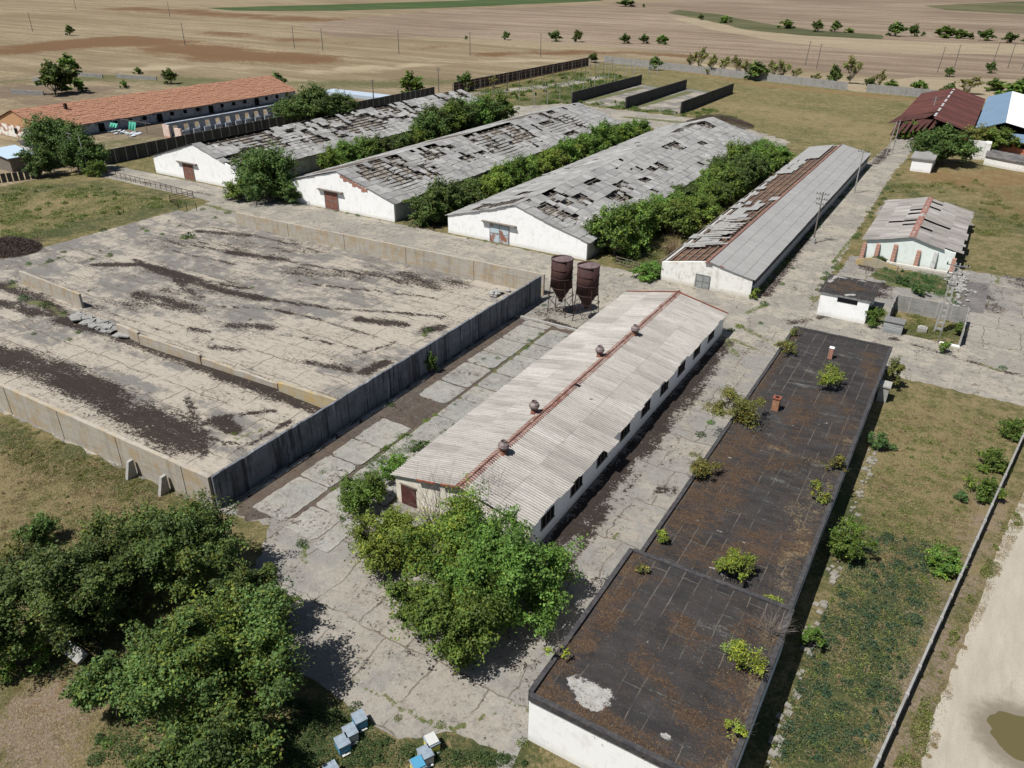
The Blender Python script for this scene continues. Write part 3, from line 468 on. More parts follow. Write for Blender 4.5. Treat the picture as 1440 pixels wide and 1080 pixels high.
def plant(p, x, y, sx, sz, label, name='tree', cat='tree', group=None, z=0):
    o = dup(p, (x, y, z), rnd.uniform(0, 6.28), (sx, sx, sz), label, group); o.name = name; o['category'] = cat; return o
def row(pts, label, group, name='thicket_tree'):
    for (x, y, sx, sz, k) in pts: plant(TP[k], x, y, sx, sz, label, name, 'tree', group)
r1 = []; y = 97
while y < 176:
    wv = .85+.2*math.sin(y*.13+1)
    for cx in ((-40.6, -37.2) if y > 106 else (-41.3,)):
        r1.append((cx+rnd.uniform(-.9, .9), y+rnd.uniform(-1, 1), rnd.uniform(1.0, 1.3), rnd.uniform(1.0, 1.4)*wv, rnd.choice([0, 0, 1, 1, 3, 0]) if y < 125 else rnd.choice([0, 2, 2, 0, 1])))
    y += 4.4
row(r1, 'green tree in the thicket between the third white barn and the long low hall', 'thicket trees beside the long low hall')
r2 = []; y = 97
while y < 178:
    k = rnd.choice([2, 2, 0]) if y < 108 else (rnd.choice([0, 3, 1, 0]) if y < 128 else rnd.choice([3, 3, 1, 0])); s = 1.0 if y < 160 else .8
    r2.append((-70.6+rnd.uniform(-.8, .8), y+rnd.uniform(-1, 1), rnd.uniform(1.05, 1.35)*s, rnd.uniform(1.0, 1.55)*s, k))
    if y > 108: r2.append((-74.6+rnd.uniform(-.5, .5), y+2.2, rnd.uniform(.85, 1.05)*s, rnd.uniform(.8, 1.0)*s, k))
    y += 4.2
row(r2, 'green tree in the thicket between the second and the third white barn', 'thicket trees between the second and third barn')
r3 = []
for y in np.arange(112, 176, 5.2):
    big_ = y > 142; s = rnd.uniform(1.5, 1.75) if big_ else rnd.uniform(.95, 1.15)
    r3.append((-107.5+rnd.uniform(-1.5, 1.5), y, s, s*rnd.uniform(.9, 1.05), rnd.choice([2, 0, 2]) if big_ else rnd.choice([2, 1, 0])))
row(r3, 'dark green tree in the thicket between the first and the second white barn', 'thicket trees between the first and second barn')
for px, py, zc, sx, sz, k, lab in [
    (374, 243, 4.2, 1.0, 1.0, 5, 'large round dark tree between the gables of the first and second barn'),
    (338, 268, 1.5, 1.0, .7, 0, 'low bush at the left foot of the large round tree'), (405, 272, 1.5, 1.2, .9, 2, 'low dark bush at the right foot of the large round tree'),
    (600, 295, 2.2, 1.25, 1.0, 2, 'dark rounded bush beside the left corner of the third barn gable'), (652, 312, .6, .0, .0, 2, ''),
    (850, 328, 2.6, 1.2, 1.15, 2, 'rounded green tree beside the right corner of the third barn gable'), (910, 380, 1, .75, .4, 0, 'low green bush against the left corner of the long low hall'),
    (80, 200, 4, 1.05, 1.0, 5, 'big dark tree behind the leaning wooden pole at the left'), (118, 215, 3.5, .85, .95, 6, 'dark tree between the leaning wooden pole and the dark wall'), (135, 238, 1.2, .7, .6, 0, 'low bush under the big trees at the start of the pipe railing'),
    (52, 225, 3, 1.2, 1.2, 2, 'dark tree behind the pale blue lean-to roof'),
    (438, 148, 4, 1.5, 1.2, 6, 'wide dark tree behind the first barn, left of the pair'), (405, 158, 3, 1.6, 1.2, 2, 'dark tree at the right end of the ruined row of windows'), (475, 145, 3, 1.0, .8, 6, 'green tree on the right of the trees behind the first barn'),
    (1328, 207, 3.4, 1.3, 1.0, 6, 'big dark green tree between the far white hut and the ruined white walls'),
    (1283, 182, 1.6, 1.2, .8, 0, 'dark bush in front of the collapsed corner of the rusty hall'), (1385, 192, 2.8, 1.9, 1.2, 4, 'olive bushy tree in front of the orange wall'), (1405, 202, 2.0, 1.6, 1.1, 0, 'green tree between the olive tree and the curved roof'),
    (1268, 188, 1.0, .8, .5, 0, 'low green growth at the far end of the concrete lane'), (1300, 195, 1.0, .9, .5, 2, 'low dark growth left of the big dark tree')]:
    if not lab: continue
    x, y = G(px, py, zc); plant(TP[k] if k < 5 else BP[k-5], x, y, sx, sz, lab)
def far(px, py, h, k, lab, wd=1.0, name='far_tree', group=None, cat='tree'):
    x, y = G(px, py); d = dist(x, y); sz = h*d/1085/.97/4.7; plant(FP[k], x, y, sz*wd, sz, lab, name, cat, group)
for px, py, h, k, lab, wd in [
    (98, 50, 13, 0, 'small round tree alone in the far left field', 1), (580, 137, 38, 1, 'large dark round tree behind the first barn roof', 1.3), (658, 128, 28, 0, 'green tree by the near end of the long dark boundary wall', 1.0),
    (78, 132, 42, 0, 'broad tree beyond the red-tiled house, in front of the garden beds', 1.3), (97, 106, 28, 1, 'tree behind the broad tree, highest in that group', 1.1), (110, 128, 18, 1, 'low bush to the right of the broad tree beyond the red roof', 1.3),
    (241, 118, 21, 0, 'small dark tree behind the middle of the red tiled roof', 1.1), (390, 126, 24, 0, 'dark round tree at the far end of the red tiled roof', 1.1), (175, 124, 11, 1, 'low bush left of the small dark tree behind the red roof', 1.2),
    (194, 104, 9, 1, 'small bush in the green garden strip beyond the red roof', 1.5), (836, 88, 14, 0, 'bush at the far end of the long dark boundary wall', 1.3), (693, 123, 14, 2, 'thin bush halfway between the tree and the dark wall panels', 1),
    (710, 56, 12, 0, 'first round bush from the left in the far field row', 1.2), (783, 58, 15, 0, 'second round bush in the far field row', 1.5), (810, 59, 17, 0, 'third and tallest round bush in the far field row', 1.1), (878, 61, 14, 0, 'fourth round bush in the far field row', 1.3), (905, 61, 13, 0, 'fifth round bush in the far field row', 1.3), (932, 62, 13, 1, 'sixth round bush in the far field row, with a low tail', 1.6),
    (655, 56, 6, 0, 'tiny bush beside a pole in the far field', 1.0), (920, 99, 20, 0, 'dark round bush at the left end of the pale panel fence', 1.1), (880, 9, 10, 0, 'dark tree at the very top, left of the frame centre-right', 3.0), (905, 10, 5, 1, 'speck of a bush right of the topmost dark tree', 1.2),
    (985, 28, 8, 0, 'first bush on the far green strip', 1.2), (1020, 32, 10, 1, 'second wider bush on the far green strip', 2.2), (1105, 40, 12, 1, 'wide bush halfway along the far green strip', 2.2), (1150, 45, 16, 0, 'round bush right of the wide one on the far green strip', 1.1), (1173, 45, 15, 0, 'twin round bush near the middle of the far green strip', 1.1), (1194, 46, 6, 1, 'low flat bush on the far green strip', 3),
    (1258, 51, 18, 0, 'large bush at the right end of the far green strip', 1.5), (1286, 51, 15, 0, 'bush just right of the large one in the far hedge', 1.2), (1297, 51, 6, 0, 'tiny bush between larger far hedge bushes', 1.2), (1330, 53, 15, 1, 'broad dark bush in the far hedge', 2.2), (1350, 54, 12, 1, 'second half of the broad dark far bush', 2), (1365, 55, 8, 0, 'small far bush right of the broad pair', 1.5), (1389, 57, 14, 0, 'round far bush second from the right edge', 1.7), (1416, 60, 13, 0, 'last far bush towards the right edge', 1.5), (1442, 62, 11, 0, 'far bush cut by the right edge', 1.5),
    (1335, 108, 13, 0, 'small round bush at the foot of a field pole', 1.1), (1394, 103, 15, 0, 'round bush alone on the pale right field', 1.0),
    (970, 98, 18, 2, 'low wispy tree at the left start of the row behind the pale fence', .9), (1017, 104, 20, 2, 'wispy tree between the second and third behind the pale fence', .9), (1048, 108, 19, 2, 'grey wispy tree left of the full green bush at the fence', 1.0), (1085, 110, 20, 2, 'thin tree directly left of the dark post at the fence', .8), (1118, 113, 14, 2, 'sparse low tree halfway between dark post and narrow dark tree', 1.2), (1145, 118, 12, 2, 'faint straw-coloured bush left of the narrow dark tree', 1.4), (983, 100, 27, 2, 'wispy tree leftmost behind the pale panel fence', .8), (1000, 105, 24, 2, 'second wispy tree behind the pale panel fence', .8), (1035, 106, 22, 2, 'third wispy tree behind the pale panel fence', .9), (1060, 113, 26, 0, 'full green bush in front of the pale panel fence', 1.4), (1098, 112, 22, 2, 'grey-green bush right of the dark post at the pale fence', 1.2),
    (1168, 122, 30, 0, 'narrow dark tree in front of the pale panel fence', .75), (1195, 118, 30, 2, 'feathery tree right of the narrow dark tree', .9), (1225, 125, 16, 0, 'bush in the gap of the pale panel fence', 1.2), (1235, 127, 22, 2, 'thin brown tree in the gap of the pale panel fence', .7), (1250, 130, 17, 1, 'pale green bush at the fence right of the gap', 1.6), (1290, 128, 15, 1, 'low bush behind the right part of the pale fence', 1.7),
    (1334, 140, 22, 0, 'dark bush where the pale fence meets the rusty hall', 1.1), (1360, 132, 18, 2, 'brownish bush behind the rusty hall', 1.8), (1425, 138, 22, 1, 'dark bush behind the blue-roofed hall', 2.2), (1398, 128, 16, 1, 'dark bush behind the ridge of the rusty hall', 2.0), (1447, 132, 24, 0, 'dark tree cut by the right edge behind the blue roof', 1.6)]:
    far(px, py, h, k, lab, wd)
x, y = G(1010, 172); plant(FP[1], x, y, .8, .3, 'low dark bush beside the brush heap behind the third barn', 'bush', 'bush')
# brush heaps
def heap(px, py, R, Hh, lab, seed, n=9000):
    r = np.random.RandomState(seed); x, y = G(px, py); a = r.uniform(0, 6.28, n); q = np.sqrt(r.uniform(0, 1, n)); P = np.c_[x+R*q*np.cos(a), y+R*.8*q*np.sin(a), Hh*(1-q**1.7)*r.uniform(.3, 1, n)]
    t = np.ones((n, 3))*r.uniform(.5, 1.6, (n, 1)); me = leaves_mesh('brush_heap', P, r.normal(size=(n, 3)), .7, t, M['brush'], .06, r); tag(link('brush_heap', me), lab, 'brush pile')
heap(15, 350, 4.6, 1.7, 'grey-brown heap of cut brush in the meadow at the left edge', 1); heap(1012, 175, 9, 2.6, 'grey-brown heap of cut brush behind the third barn', 2)
tw = MB(); x, y = G(945, 360); twigs(tw, (x, y, 0), 2.4, 3.2, 90, 12, .03); tag(tw.build('dead_shrub', simple('dead_wood', (.2, .13, .09))), 'leafless brown shrub left of the long low hall', 'shrub')
# ================================================================== buildings: materials
def wall_mat(name, base, dirt=(.33, .29, .23), amt=.5, peel=None):
    a = MT(name, .85, .2); P = a.pos(); z = a.N('ShaderNodeSeparateXYZ'); a.L(z.inputs[0], P)
    n = a.noise(1.1, 7, P, .7); s = a.noise(1.5, 5, a.pos((3, 3, .35)), .7)
    c = a.mix(a.m('MULTIPLY', a.step(n, .48, .68), amt), base, dirt); c = a.mix(a.m('MULTIPLY', a.step(s, .55, .72), amt*.7), c, tuple(x*.6 for x in dirt))
    low = a.step(a.add(z.outputs['Z'], a.m('MULTIPLY', n, 1.3)), 1.25, .75); c = a.mix(a.m('MULTIPLY', low, .6), c, dirt)
    if peel: c = a.mix(a.step(a.noise(.7, 6, P, .7), .6, .64), c, peel)
    a.col(c); a.bump(a.noise(12, 4, P), .25, .02); return a.mat
M['white'] = wall_mat('whitewash', (.80, .80, .785), (.55, .53, .48), .4); M['whitedirty'] = wall_mat('dirty_whitewash', (.70, .69, .65), (.42, .38, .31), .7); M['mint'] = wall_mat('pale_green_whitewash', (.68, .74, .70), (.55, .58, .52), .5)
M['greyrender'] = wall_mat('grey_render', (.42, .42, .41), (.25, .24, .22), .8)
M['dark'] = bare('dark_opening', (.012, .012, .013), .9, .05); M['rust'] = simple('rusty_steel', (.065, .03, .025), (.03, .018, .017), 2.5, .8, .25, (1, 1, .4)); M['redtrim'] = simple('rusty_red_trim', (.27, .085, .05), (.13, .055, .04), 3, .8)
M['rustdoor'] = simple('rusty_door_paint', (.24, .11, .08), (.13, .06, .045), 1.8, .8); M['bluedoor'] = (lambda a: (a.col(a.mix(a.step(a.noise(.9, 6, a.pos((1, 1, .7)), .7), .47, .56), (.42, .49, .52), (.25, .11, .07))), a.mat)[-1])(MT('blue_door_paint')); M['greydoor'] = simple('weathered_door', (.3, .32, .31), (.16, .17, .16), 3)
M['timber'] = simple('old_timber', (.22, .19, .16), (.11, .095, .08), 4, .95); M['attic'] = (lambda a: (a.col(a.ramp(a.noise(.9, 7, a.pos((1.6, .5, 1)), .75), [(.3, (.06, .052, .045)), (.46, (.19, .165, .14)), (.62, (.33, .31, .27))])), a.mat)[-1])(MT('attic_debris'))
M['brick'] = (lambda a: (lambda b: (a.L(b.inputs['Vector'], a.pos((1, 1, 1), 0)), setattr(b.inputs['Scale'], 'default_value', 3.0), a.col(a.mix(a.m('MULTIPLY', a.noise(3, 5), .6), b.outputs['Color'], (.3, .26, .22))), a.mat)[-1])(a.N('ShaderNodeTexBrick')))(MT('brickwork'))
for nd in M['brick'].node_tree.nodes:
    if nd.type == 'TEX_BRICK': nd.inputs['Color1'].default_value = (.36, .12, .065, 1); nd.inputs['Color2'].default_value = (.25, .08, .05, 1); nd.inputs['Mortar'].default_value = (.35, .31, .26, 1)
def sheetroof(name, c1, c2, c3, streak=.6, lat=.177, bumpy=.5, valley=None):
    a = MT(name, .8, .25); P = a.pos(); oi = a.attr('tint')
    big = a.noise(.22, 5, P, .65); fine = a.noise(5, 5, P, .75); st_ = a.noise(1.0, 6, a.pos((.35, 5, 1)), .7); st2 = a.noise(1, 4, a.pos((.12, 1.3, 1)), .6)
    c = a.ramp(a.add(a.m('MULTIPLY', big, .4), a.m('MULTIPLY', st2, .3), a.m('MULTIPLY', oi, .3)), [(.32, c2), (.5, c1), (.66, c3)])
    c = a.mix(a.m('MULTIPLY', a.step(st_, .46, .7), streak), c, tuple(x*.42 for x in c1)); c = a.mix(a.m('MULTIPLY', a.step(fine, .45, .7), .3), c, tuple(x*.55 for x in c2))
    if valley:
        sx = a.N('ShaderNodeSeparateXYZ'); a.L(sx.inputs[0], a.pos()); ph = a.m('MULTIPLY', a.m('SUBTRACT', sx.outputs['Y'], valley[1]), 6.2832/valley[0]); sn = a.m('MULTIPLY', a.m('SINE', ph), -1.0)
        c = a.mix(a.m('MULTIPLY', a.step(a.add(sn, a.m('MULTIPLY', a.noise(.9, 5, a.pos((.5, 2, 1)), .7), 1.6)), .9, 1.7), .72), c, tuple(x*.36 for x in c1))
    if bumpy:
        wv = a.N('ShaderNodeTexWave', wave_type='BANDS', bands_direction='Y', wave_profile='SIN'); a.L(wv.inputs['Vector'], P); wv.inputs['Scale'].default_value = 6.2832/lat/20; wv.inputs['Distortion'].default_value = 0; a.bump(wv.outputs['Fac'], bumpy, .05)
    a.col(c); return a.mat
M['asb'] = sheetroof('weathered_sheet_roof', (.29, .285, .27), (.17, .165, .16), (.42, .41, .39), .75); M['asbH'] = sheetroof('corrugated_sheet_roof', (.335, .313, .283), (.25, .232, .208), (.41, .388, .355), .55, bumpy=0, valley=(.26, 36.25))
M['asbR'] = sheetroof('grey_sheet_roof', (.29, .285, .272), (.25, .245, .235), (.33, .325, .31), .35); M['asbS'] = sheetroof('brownish_sheet_roof', (.30, .275, .25), (.17, .155, .14), (.40, .38, .355), .75)
M['tile'] = (lambda a: (a.col(a.mix(a.m('MULTIPLY', a.step(a.noise(1.4, 6, a.pos((.6, 2.5, 1)), .75), .5, .68), .7), a.ramp(a.noise(3.5, 6, a.pos(), .8), [(.38, (.14, .072, .05)), (.5, (.31, .145, .085)), (.62, (.44, .27, .18))]), (.16, .10, .085))), a.bump(a.noise(5, 5, a.pos((1, 3, 1))), .8, .08), a.mat)[-1])(MT('red_clay_tiles'))
M['rustroof'] = sheetroof('rusted_sheet_roof', (.10, .034, .027), (.06, .024, .02), (.15, .055, .04), .5, .25); M['blueroof'] = sheetroof('blue_metal_roof', (.14, .21, .29), (.12, .18, .25), (.17, .25, .34), .12, .25); M['whiteroof'] = sheetroof('white_metal_roof', (.75, .75, .73), (.6, .6, .6), (.8, .8, .78), .1, .25)
def bitumen():
    a = MT('bitumen_roof', .9, .15); P = a.pos(); cn = lambda n, k: a.m('MULTIPLY', a.m('SUBTRACT', n, .5), k)
    c = a.ramp(a.noise(.8, 6, a.pos((.6, 1.4, 1)), .7), [(.3, (.016, .015, .016)), (.6, (.04, .036, .035)), (.75, (.075, .07, .066))])
    br = a.N('ShaderNodeTexBrick'); a.L(br.inputs['Vector'], a.warp(a.pos((1, 1, 1), 1.5708), .8, .15)); br.inputs['Scale'].default_value = 1; br.inputs['Brick Width'].default_value = 9; br.inputs['Row Height'].default_value = 1.0; br.inputs['Mortar Size'].default_value = .035; br.inputs['Mortar Smooth'].default_value = .5; br.inputs['Color1'].default_value = (0, 0, 0, 1); br.inputs['Color2'].default_value = (1, 1, 1, 1)
    c = a.mix(a.m('MULTIPLY', br.outputs['Color'], .3), c, (.055, .05, .048)); c = a.mix(a.m('MULTIPLY', a.m('MULTIPLY', br.outputs['Fac'], a.step(a.noise(.45, 5, P), .42, .62)), .7), c, (.17, .15, .12))
    g = a.step(a.add(cn(a.noise(.9, 8, a.pos((.4, 1.8, 1)), .8), 3.6), cn(a.noise(.25, 4, P, .6), 1.5), cn(a.noise(9, 4, P, .8), 1.6)), .16, .7); c = a.mix(a.m('MULTIPLY', g, .62), c, (.17, .17, .155))
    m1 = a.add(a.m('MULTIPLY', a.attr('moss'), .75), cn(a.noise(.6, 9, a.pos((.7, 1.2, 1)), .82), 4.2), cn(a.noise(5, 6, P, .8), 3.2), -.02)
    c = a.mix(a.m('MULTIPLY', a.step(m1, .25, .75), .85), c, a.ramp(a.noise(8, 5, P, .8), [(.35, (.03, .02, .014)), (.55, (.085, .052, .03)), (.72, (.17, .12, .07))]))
    t1 = a.add(a.m('MULTIPLY', a.attr('tan'), .8), cn(a.noise(.8, 8, P, .78), 2.6), cn(a.noise(7, 6, P, .8), 3.0)); c = a.mix(a.m('MULTIPLY', a.step(t1, .62, 1.15), .8), c, a.ramp(a.noise(9, 5, P, .8), [(.3, (.09, .065, .035)), (.65, (.25, .19, .11))]))
    c = a.mix(a.step(a.add(a.attr('pale'), cn(a.noise(1.9, 8, P, .8), 2.8)), .68, .8), c, a.ramp(a.noise(4, 5, P, .8), [(.3, (.2, .19, .17)), (.6, (.36, .345, .32))]))
    c = a.mix(a.m('MULTIPLY', a.step(a.noise(22, 2, P), .68, .74), .6), c, (.3, .27, .22))
    a.col(c); a.bump(a.add(a.noise(6, 6, P, .8), g), .8, .05); return a.mat
M['bitumen'] = bitumen()
M['parapet'] = simple('tarred_parapet', (.07, .066, .066), (.03, .028, .03), 4, .8)
M['board'] = simple('bleached_boards', (.34, .33, .31), (.2, .19, .18), 3, .9, .1, (1, .3, 1))
def cwall(name, base, stain, dark, vert=True, light=None):
    a = MT(name, .9, .15); P = a.pos(); z = a.N('ShaderNodeSeparateXYZ'); a.L(z.inputs[0], P); n = a.noise(.8, 7, P, .7); s = a.noise(1.1, 6, a.pos((1.5, 1.5, .12)), .7); l = a.noise(.9, 5, a.pos((.3, .3, 5)), .65)
    c = a.mix(a.m('MULTIPLY', a.step(n, .42, .66), .7), base, stain); c = a.mix(a.m('MULTIPLY', a.step(l, .5, .66), .4), c, tuple(x*.6 for x in base))
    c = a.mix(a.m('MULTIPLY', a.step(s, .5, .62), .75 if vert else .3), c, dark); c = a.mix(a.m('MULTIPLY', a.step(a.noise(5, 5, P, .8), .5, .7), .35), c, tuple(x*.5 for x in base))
    if light: c = a.mix(a.m('MULTIPLY', a.step(a.noise(1.3, 5, a.pos((1, 1.1, .1), 0), .7), .58, .66), .7), c, light)
    a.col(c); a.bump(a.noise(6, 5, P, .75), .5, .03); return a.mat
M['pitwall'] = cwall('stained_concrete', (.36, .33, .28), (.33, .235, .115), (.17, .15, .125), False); M['darkwall'] = cwall('weathered_shaded_concrete', (.17, .18, .20), (.09, .09, .09), (.022, .022, .024), light=(.36, .38, .42)); M['panelwall'] = cwall('concrete_panels', (.27, .265, .25), (.2, .19, .17), (.14, .135, .125), False)  # darkwall: shade painted into the colour by a lowered albedo; streaks are weathering
M['ochrewall'] = cwall('lichen_concrete', (.34, .30, .22), (.42, .27, .05), (.2, .18, .14), False); M['blackwall'] = cwall('soot_dark_panels', (.085, .08, .075), (.06, .055, .05), (.03, .03, .03))
M['post'] = simple('concrete_post', (.34, .33, .31), (.24, .23, .21), 4); M['pole'] = simple('pole_wood', (.20, .175, .155), (.12, .105, .095), 4, .95); M['steel'] = simple('grey_steel', (.2, .2, .2), (.13, .12, .11), 4, .6, .4)
# ================================================================== barns
def gable_wall(mb, x0, x1, xm, y, t, ze, zr, n=18, jit=.0):
    "front wall with a gabled top, front face at y, thickness t behind it"
    xs = sorted(set([x0+(x1-x0)*i/n for i in range(n+1)]+[xm])); r = random.Random(int(abs(x0)*10)); top = []
    for x in xs: top.append((ze+(zr-ze)*((x-x0)/(xm-x0) if x <= xm else (x1-x)/(x1-xm)))+(r.uniform(-jit, jit) if x not in (x0, x1) else 0))
    V = [(x, y, -.1) for x in xs]+[(x, y, z) for x, z in zip(xs, top)]+[(x, y+t, -.1) for x in xs]+[(x, y+t, z) for x, z in zip(xs, top)]; k = len(xs); F = []
    for i in range(k-1): F += [(i, i+1, k+i+1, k+i), (2*k+i+1, 2*k+i, 3*k+i, 3*k+i+1), (k+i, k+i+1, 3*k+i+1, 3*k+i)]
    F += [(0, k, 3*k, 2*k), (k-1, 3*k-1, 4*k-1, 2*k-1)]
    mb.add(V, F); return mb
def tint_attr(o, per_face_vals):
    me = o.data; A = me.attributes.new('tint', 'FLOAT', 'FACE'); A.data.foreach_set('value', per_face_vals)
M['brownleaf'] = leaf_mat('brown_leaf_litter', (.11, .072, .04), 0, 0)
def barn(name, label, x0, x1, xm, y0, y1, ze, zr, hole, seed, mroof, wall, pw=1.12, rows=8, door=None, doormat='rustdoor', over=.35, group=None, messy=1.0, win=(), purl=True):
    b = thing(name, label, 'barn', ((x0+x1)/2, y0, 0), group)
    f = MB(); gable_wall(f, x0, x1, xm, y0, .35, ze, zr-.05, jit=.02); f.build('gable', M[wall], b)
    s = MB(); s.box(x0, x0+.3, y0+.36, y1, -.1, ze-.08); s.box(x1-.3, x1, y0+.36, y1-.36, -.1, ze-.08); gable_wall(s, x0+.31, x1, xm, y1-.35, .35, ze-.02, zr-.08); s.build('wall', M['greyrender' if wall != 'mint' else 'mint'], b)
    r = random.Random(seed); P = MB(); tv = []
    und = MB(); lo = MB()
    for side in (0, 1):
        xe = x0-over if side == 0 else x1+over; zee = ze-(zr-ze)*over/abs(xm-(x0 if side == 0 else x1))
        def pt(u, y, dz=0): return (xe+(xm-xe)*u, y, zee+(zr-zee)*u+dz+.13*min(1, messy)*math.sin(3.14*max(0, min(1, u)))*(math.sin(y*.21+seed)+.6*math.sin(y*.57+seed*2)-.4))
        n = int((y1-y0+.5)/pw); 
        for j in range(n):
            ya = y0-.2+j*(y1-y0+.4)/n; yb = y0-.2+(j+1)*(y1-y0+.4)/n
            for i in range(rows):
                if i == 0: ya0, yb0 = ya, yb
                st_ = ((i*.37+side*.2) % 1)*pw*.9*min(1, messy); ya = ya0+st_; yb = min(yb0+st_, y1+.25)
                if ya0 < y0 and st_ > .05: ya = ya0
                if yb-ya < .1: continue
                u0 = i/rows; u1 = (i+1)/rows; h = hole(side, (i+.5)/rows, (ya+yb)/2, r)
                if h == 1: continue
                du = r.uniform(-.008, .008)*messy; dz = .07+r.uniform(0, .035)*messy; s0 = r.uniform(-.03, .03)*messy; lift = .04 if i else 0
                q = [pt(u0+du-.012, ya+s0, dz+lift), pt(u0+du-.012, yb+s0+.04, dz+r.uniform(0, .03)*messy+lift), pt(u1+du, yb+s0+.04, dz+r.uniform(0, .03)*messy), pt(u1+du, ya+s0, dz)]
                if h == 2:   # slipped or broken sheet
                    k = r.random()
                    if k < .5: sl_ = r.uniform(-.05, .02); dy = r.uniform(-.35, .35); q = [pt(u0+sl_, ya+dy, dz+.05), pt(u0+sl_+r.uniform(0, .02), yb+dy*.4, dz+.07), pt(u1+sl_, yb+dy*.7, dz+.08), pt(u1+sl_, ya-dy*.3, dz+.04)]
                    elif k < .8: cut = r.uniform(.35, .75); q[2] = pt(u0+(u1-u0)*cut, yb, dz); q[3] = pt(u0+(u1-u0)*min(1, cut+r.uniform(-.2, .2)), ya, dz)
                    else: q = [pt(u0, ya+(yb-ya)*.4, dz-.25), q[1], q[2], pt(u1, ya+(yb-ya)*.3, dz-.1)]
                q = [Vector(p) for p in q]; P.slab(q if side == 0 else [q[0], q[1], q[2], q[3]], .02); tv += [min(1, max(0, r.gauss(.5, .17*min(1, messy))))]*6
        if purl:
            for i in range(int(rows*1.5)+1):
                p = pt(i/(rows*1.5), y0+.36); und.box(p[0]-.06, p[0]+.06, y0+.4, y1-.4, p[2]-.1, p[2]+.035)
            y = y0+1.0
            while y < y1-.5:
                a_, b_ = pt(.02, y, -.18), pt(.98, y, -.18); und.slab([a_, (a_[0], a_[1]+.12, a_[2]), (b_[0], b_[1]+.12, b_[2]), b_], .12); y += 2.2
            a_, b_ = pt(.04, y0+.4, -.62), pt(.99, y0+.4, -.62); lo.slab([(a_[0], y0+.4, a_[2]), (a_[0], y1-.4, a_[2]), (b_[0]+(-.02 if side == 0 else .02), y1-.4, b_[2]), (b_[0]+(-.02 if side == 0 else .02), y0+.4, b_[2])], .05)
    o = P.build('roof', M[mroof], b); tint_attr(o, tv)
    if purl: und.build('roof_frame', M['timber'], b); lo.build('ceiling', M['attic'], b)
    if door:
        dx0, dx1, dh = door; d = MB(); d.box(dx0, (dx0+dx1)/2-.02, y0-.09, y0-.03, .02, dh); d.box((dx0+dx1)/2+.02, dx1, y0-.09, y0-.03, .02, dh)
        dd = d.build('door', M[doormat], b); fr = MB()
        for x in (dx0-.05, (dx0+dx1)/2-.04, dx1-.03): fr.box(x, x+.08, y0-.12, y0-.025, 0, dh+.04)
        for z in (.0, dh*.5, dh): fr.box(dx0, dx1, y0-.115, y0-.095, z, z+.07)
        fr.build('door_frame', M['steel'], dd)
        if dh > 2.2:
            l = MB(); l.box(dx0-1.3, dx1+1.3, y0-.5, y0-.0, dh+.22, dh+.34)
            for x in (dx0-1.1, dx0+.3, dx1-.3, dx1+1.1): l.box(x, x+.08, y0-.3, y0-.02, dh+.02, dh+.22)
            l.build('door_track', M['timber'], b)
    for (wx0, wx1, wy, wz0, wz1, axis) in win:
        ww = MB()
        if axis == 'x': ww.box(wx0, wx1, wy-.04, wy-.02, wz0, wz1)
        else: ww.box(wy+.02, wy+.04, wx0, wx1, wz0, wz1)
        wo = ww.build('window', M['dark'], b)
        fr = MB()
        if axis == 'x': fr.box(wx0-.06, wx1+.06, wy-.06, wy-.0, wz0-.08, wz0-.02)
        else: fr.box(wy+.0, wy+.07, wx0-.06, wx1+.06, wz0-.08, wz0-.02)
        fr.build('sill', M['greyrender'], wo)
    return b
def nz(x, y, s): return math.sin(x*1.7+s)*math.sin(y*.31+s*2.3)+.6*math.sin(y*.83+x*2.1+s*1.1)+.4*math.sin(y*1.9-x*3.7+s)
def rects(seed, plan):
    "plan: (side, y from, y to, count, u range)"
    r = random.Random(seed); L = []
    for side, ya, yb, n, ua, ub_ in plan:
        for _ in range(n):
            u = r.uniform(ua, ub_); y = r.uniform(ya, yb)
            if r.random() < .55: L.append((side, u, u+.3/9+r.choice([0, .12, .12, .24]), y, y+r.uniform(2.2, 5.5)))
            else: L.append((side, u, u+r.choice([.24, .36, .5]), y, y+r.uniform(.9, 1.8)))
    return L
def hole_from(L, s, thr=1.5):
    def f(side, u, y, r):
        near = False
        for s_, a_, b_, c_, d_ in L:
            if s_ == side and a_ < u < b_ and c_ < y < d_: return 1 if r.random() < .88 else 2
            if s_ == side and a_-.1 < u < b_+.1 and c_-1.1 < y < d_+1.1: near = True
        if near and r.random() < .33: return 2
        v = nz(u*5, y, s)*.2+r.random(); return 2 if v > thr else 0
    return f
hole1 = hole_from(rects(1, [(1, 94, 112, 26, .25, .92), (1, 112, 140, 34, .2, .9), (1, 140, 160, 16, .3, .92), (1, 160, 178, 6, .5, .92), (0, 95, 175, 24, .3, .9)]), 1.0, 1.1)
hole2 = hole_from(rects(7, [(1, 95, 118, 27, .28, .95), (1, 118, 150, 25, .3, .95), (1, 150, 172, 12, .45, .95), (1, 120, 165, 8, .1, .4), (0, 150, 172, 8, .75, .9), (0, 97, 110, 2, .5, .8)]), 2.6, 1.18)
H3 = [(1, .62, .86, 96, 100), (1, .66, .95, 101, 105.5), (1, .45, .72, 104.5, 108), (1, .4, .58, 98, 100.2), (1, .75, .85, 112, 116), (1, .62, .8, 127, 131), (1, .45, .66, 131, 137), (1, .68, .84, 148, 153), (1, .3, .45, 111, 116), (1, .5, .6, 117, 121), (1, .36, .5, 124, 127), (1, .7, .8, 162, 165), (1, .8, .95, 171, 176), (1, .55, .64, 158, 161), (1, .1, .24, 100, 103), (0, .25, .6, 94.5, 99.5), (0, .62, .9, 96, 100), (0, .5, .8, 103, 106), (1, .45, .52, 168, 172), (0, .8, .95, 160, 176)]
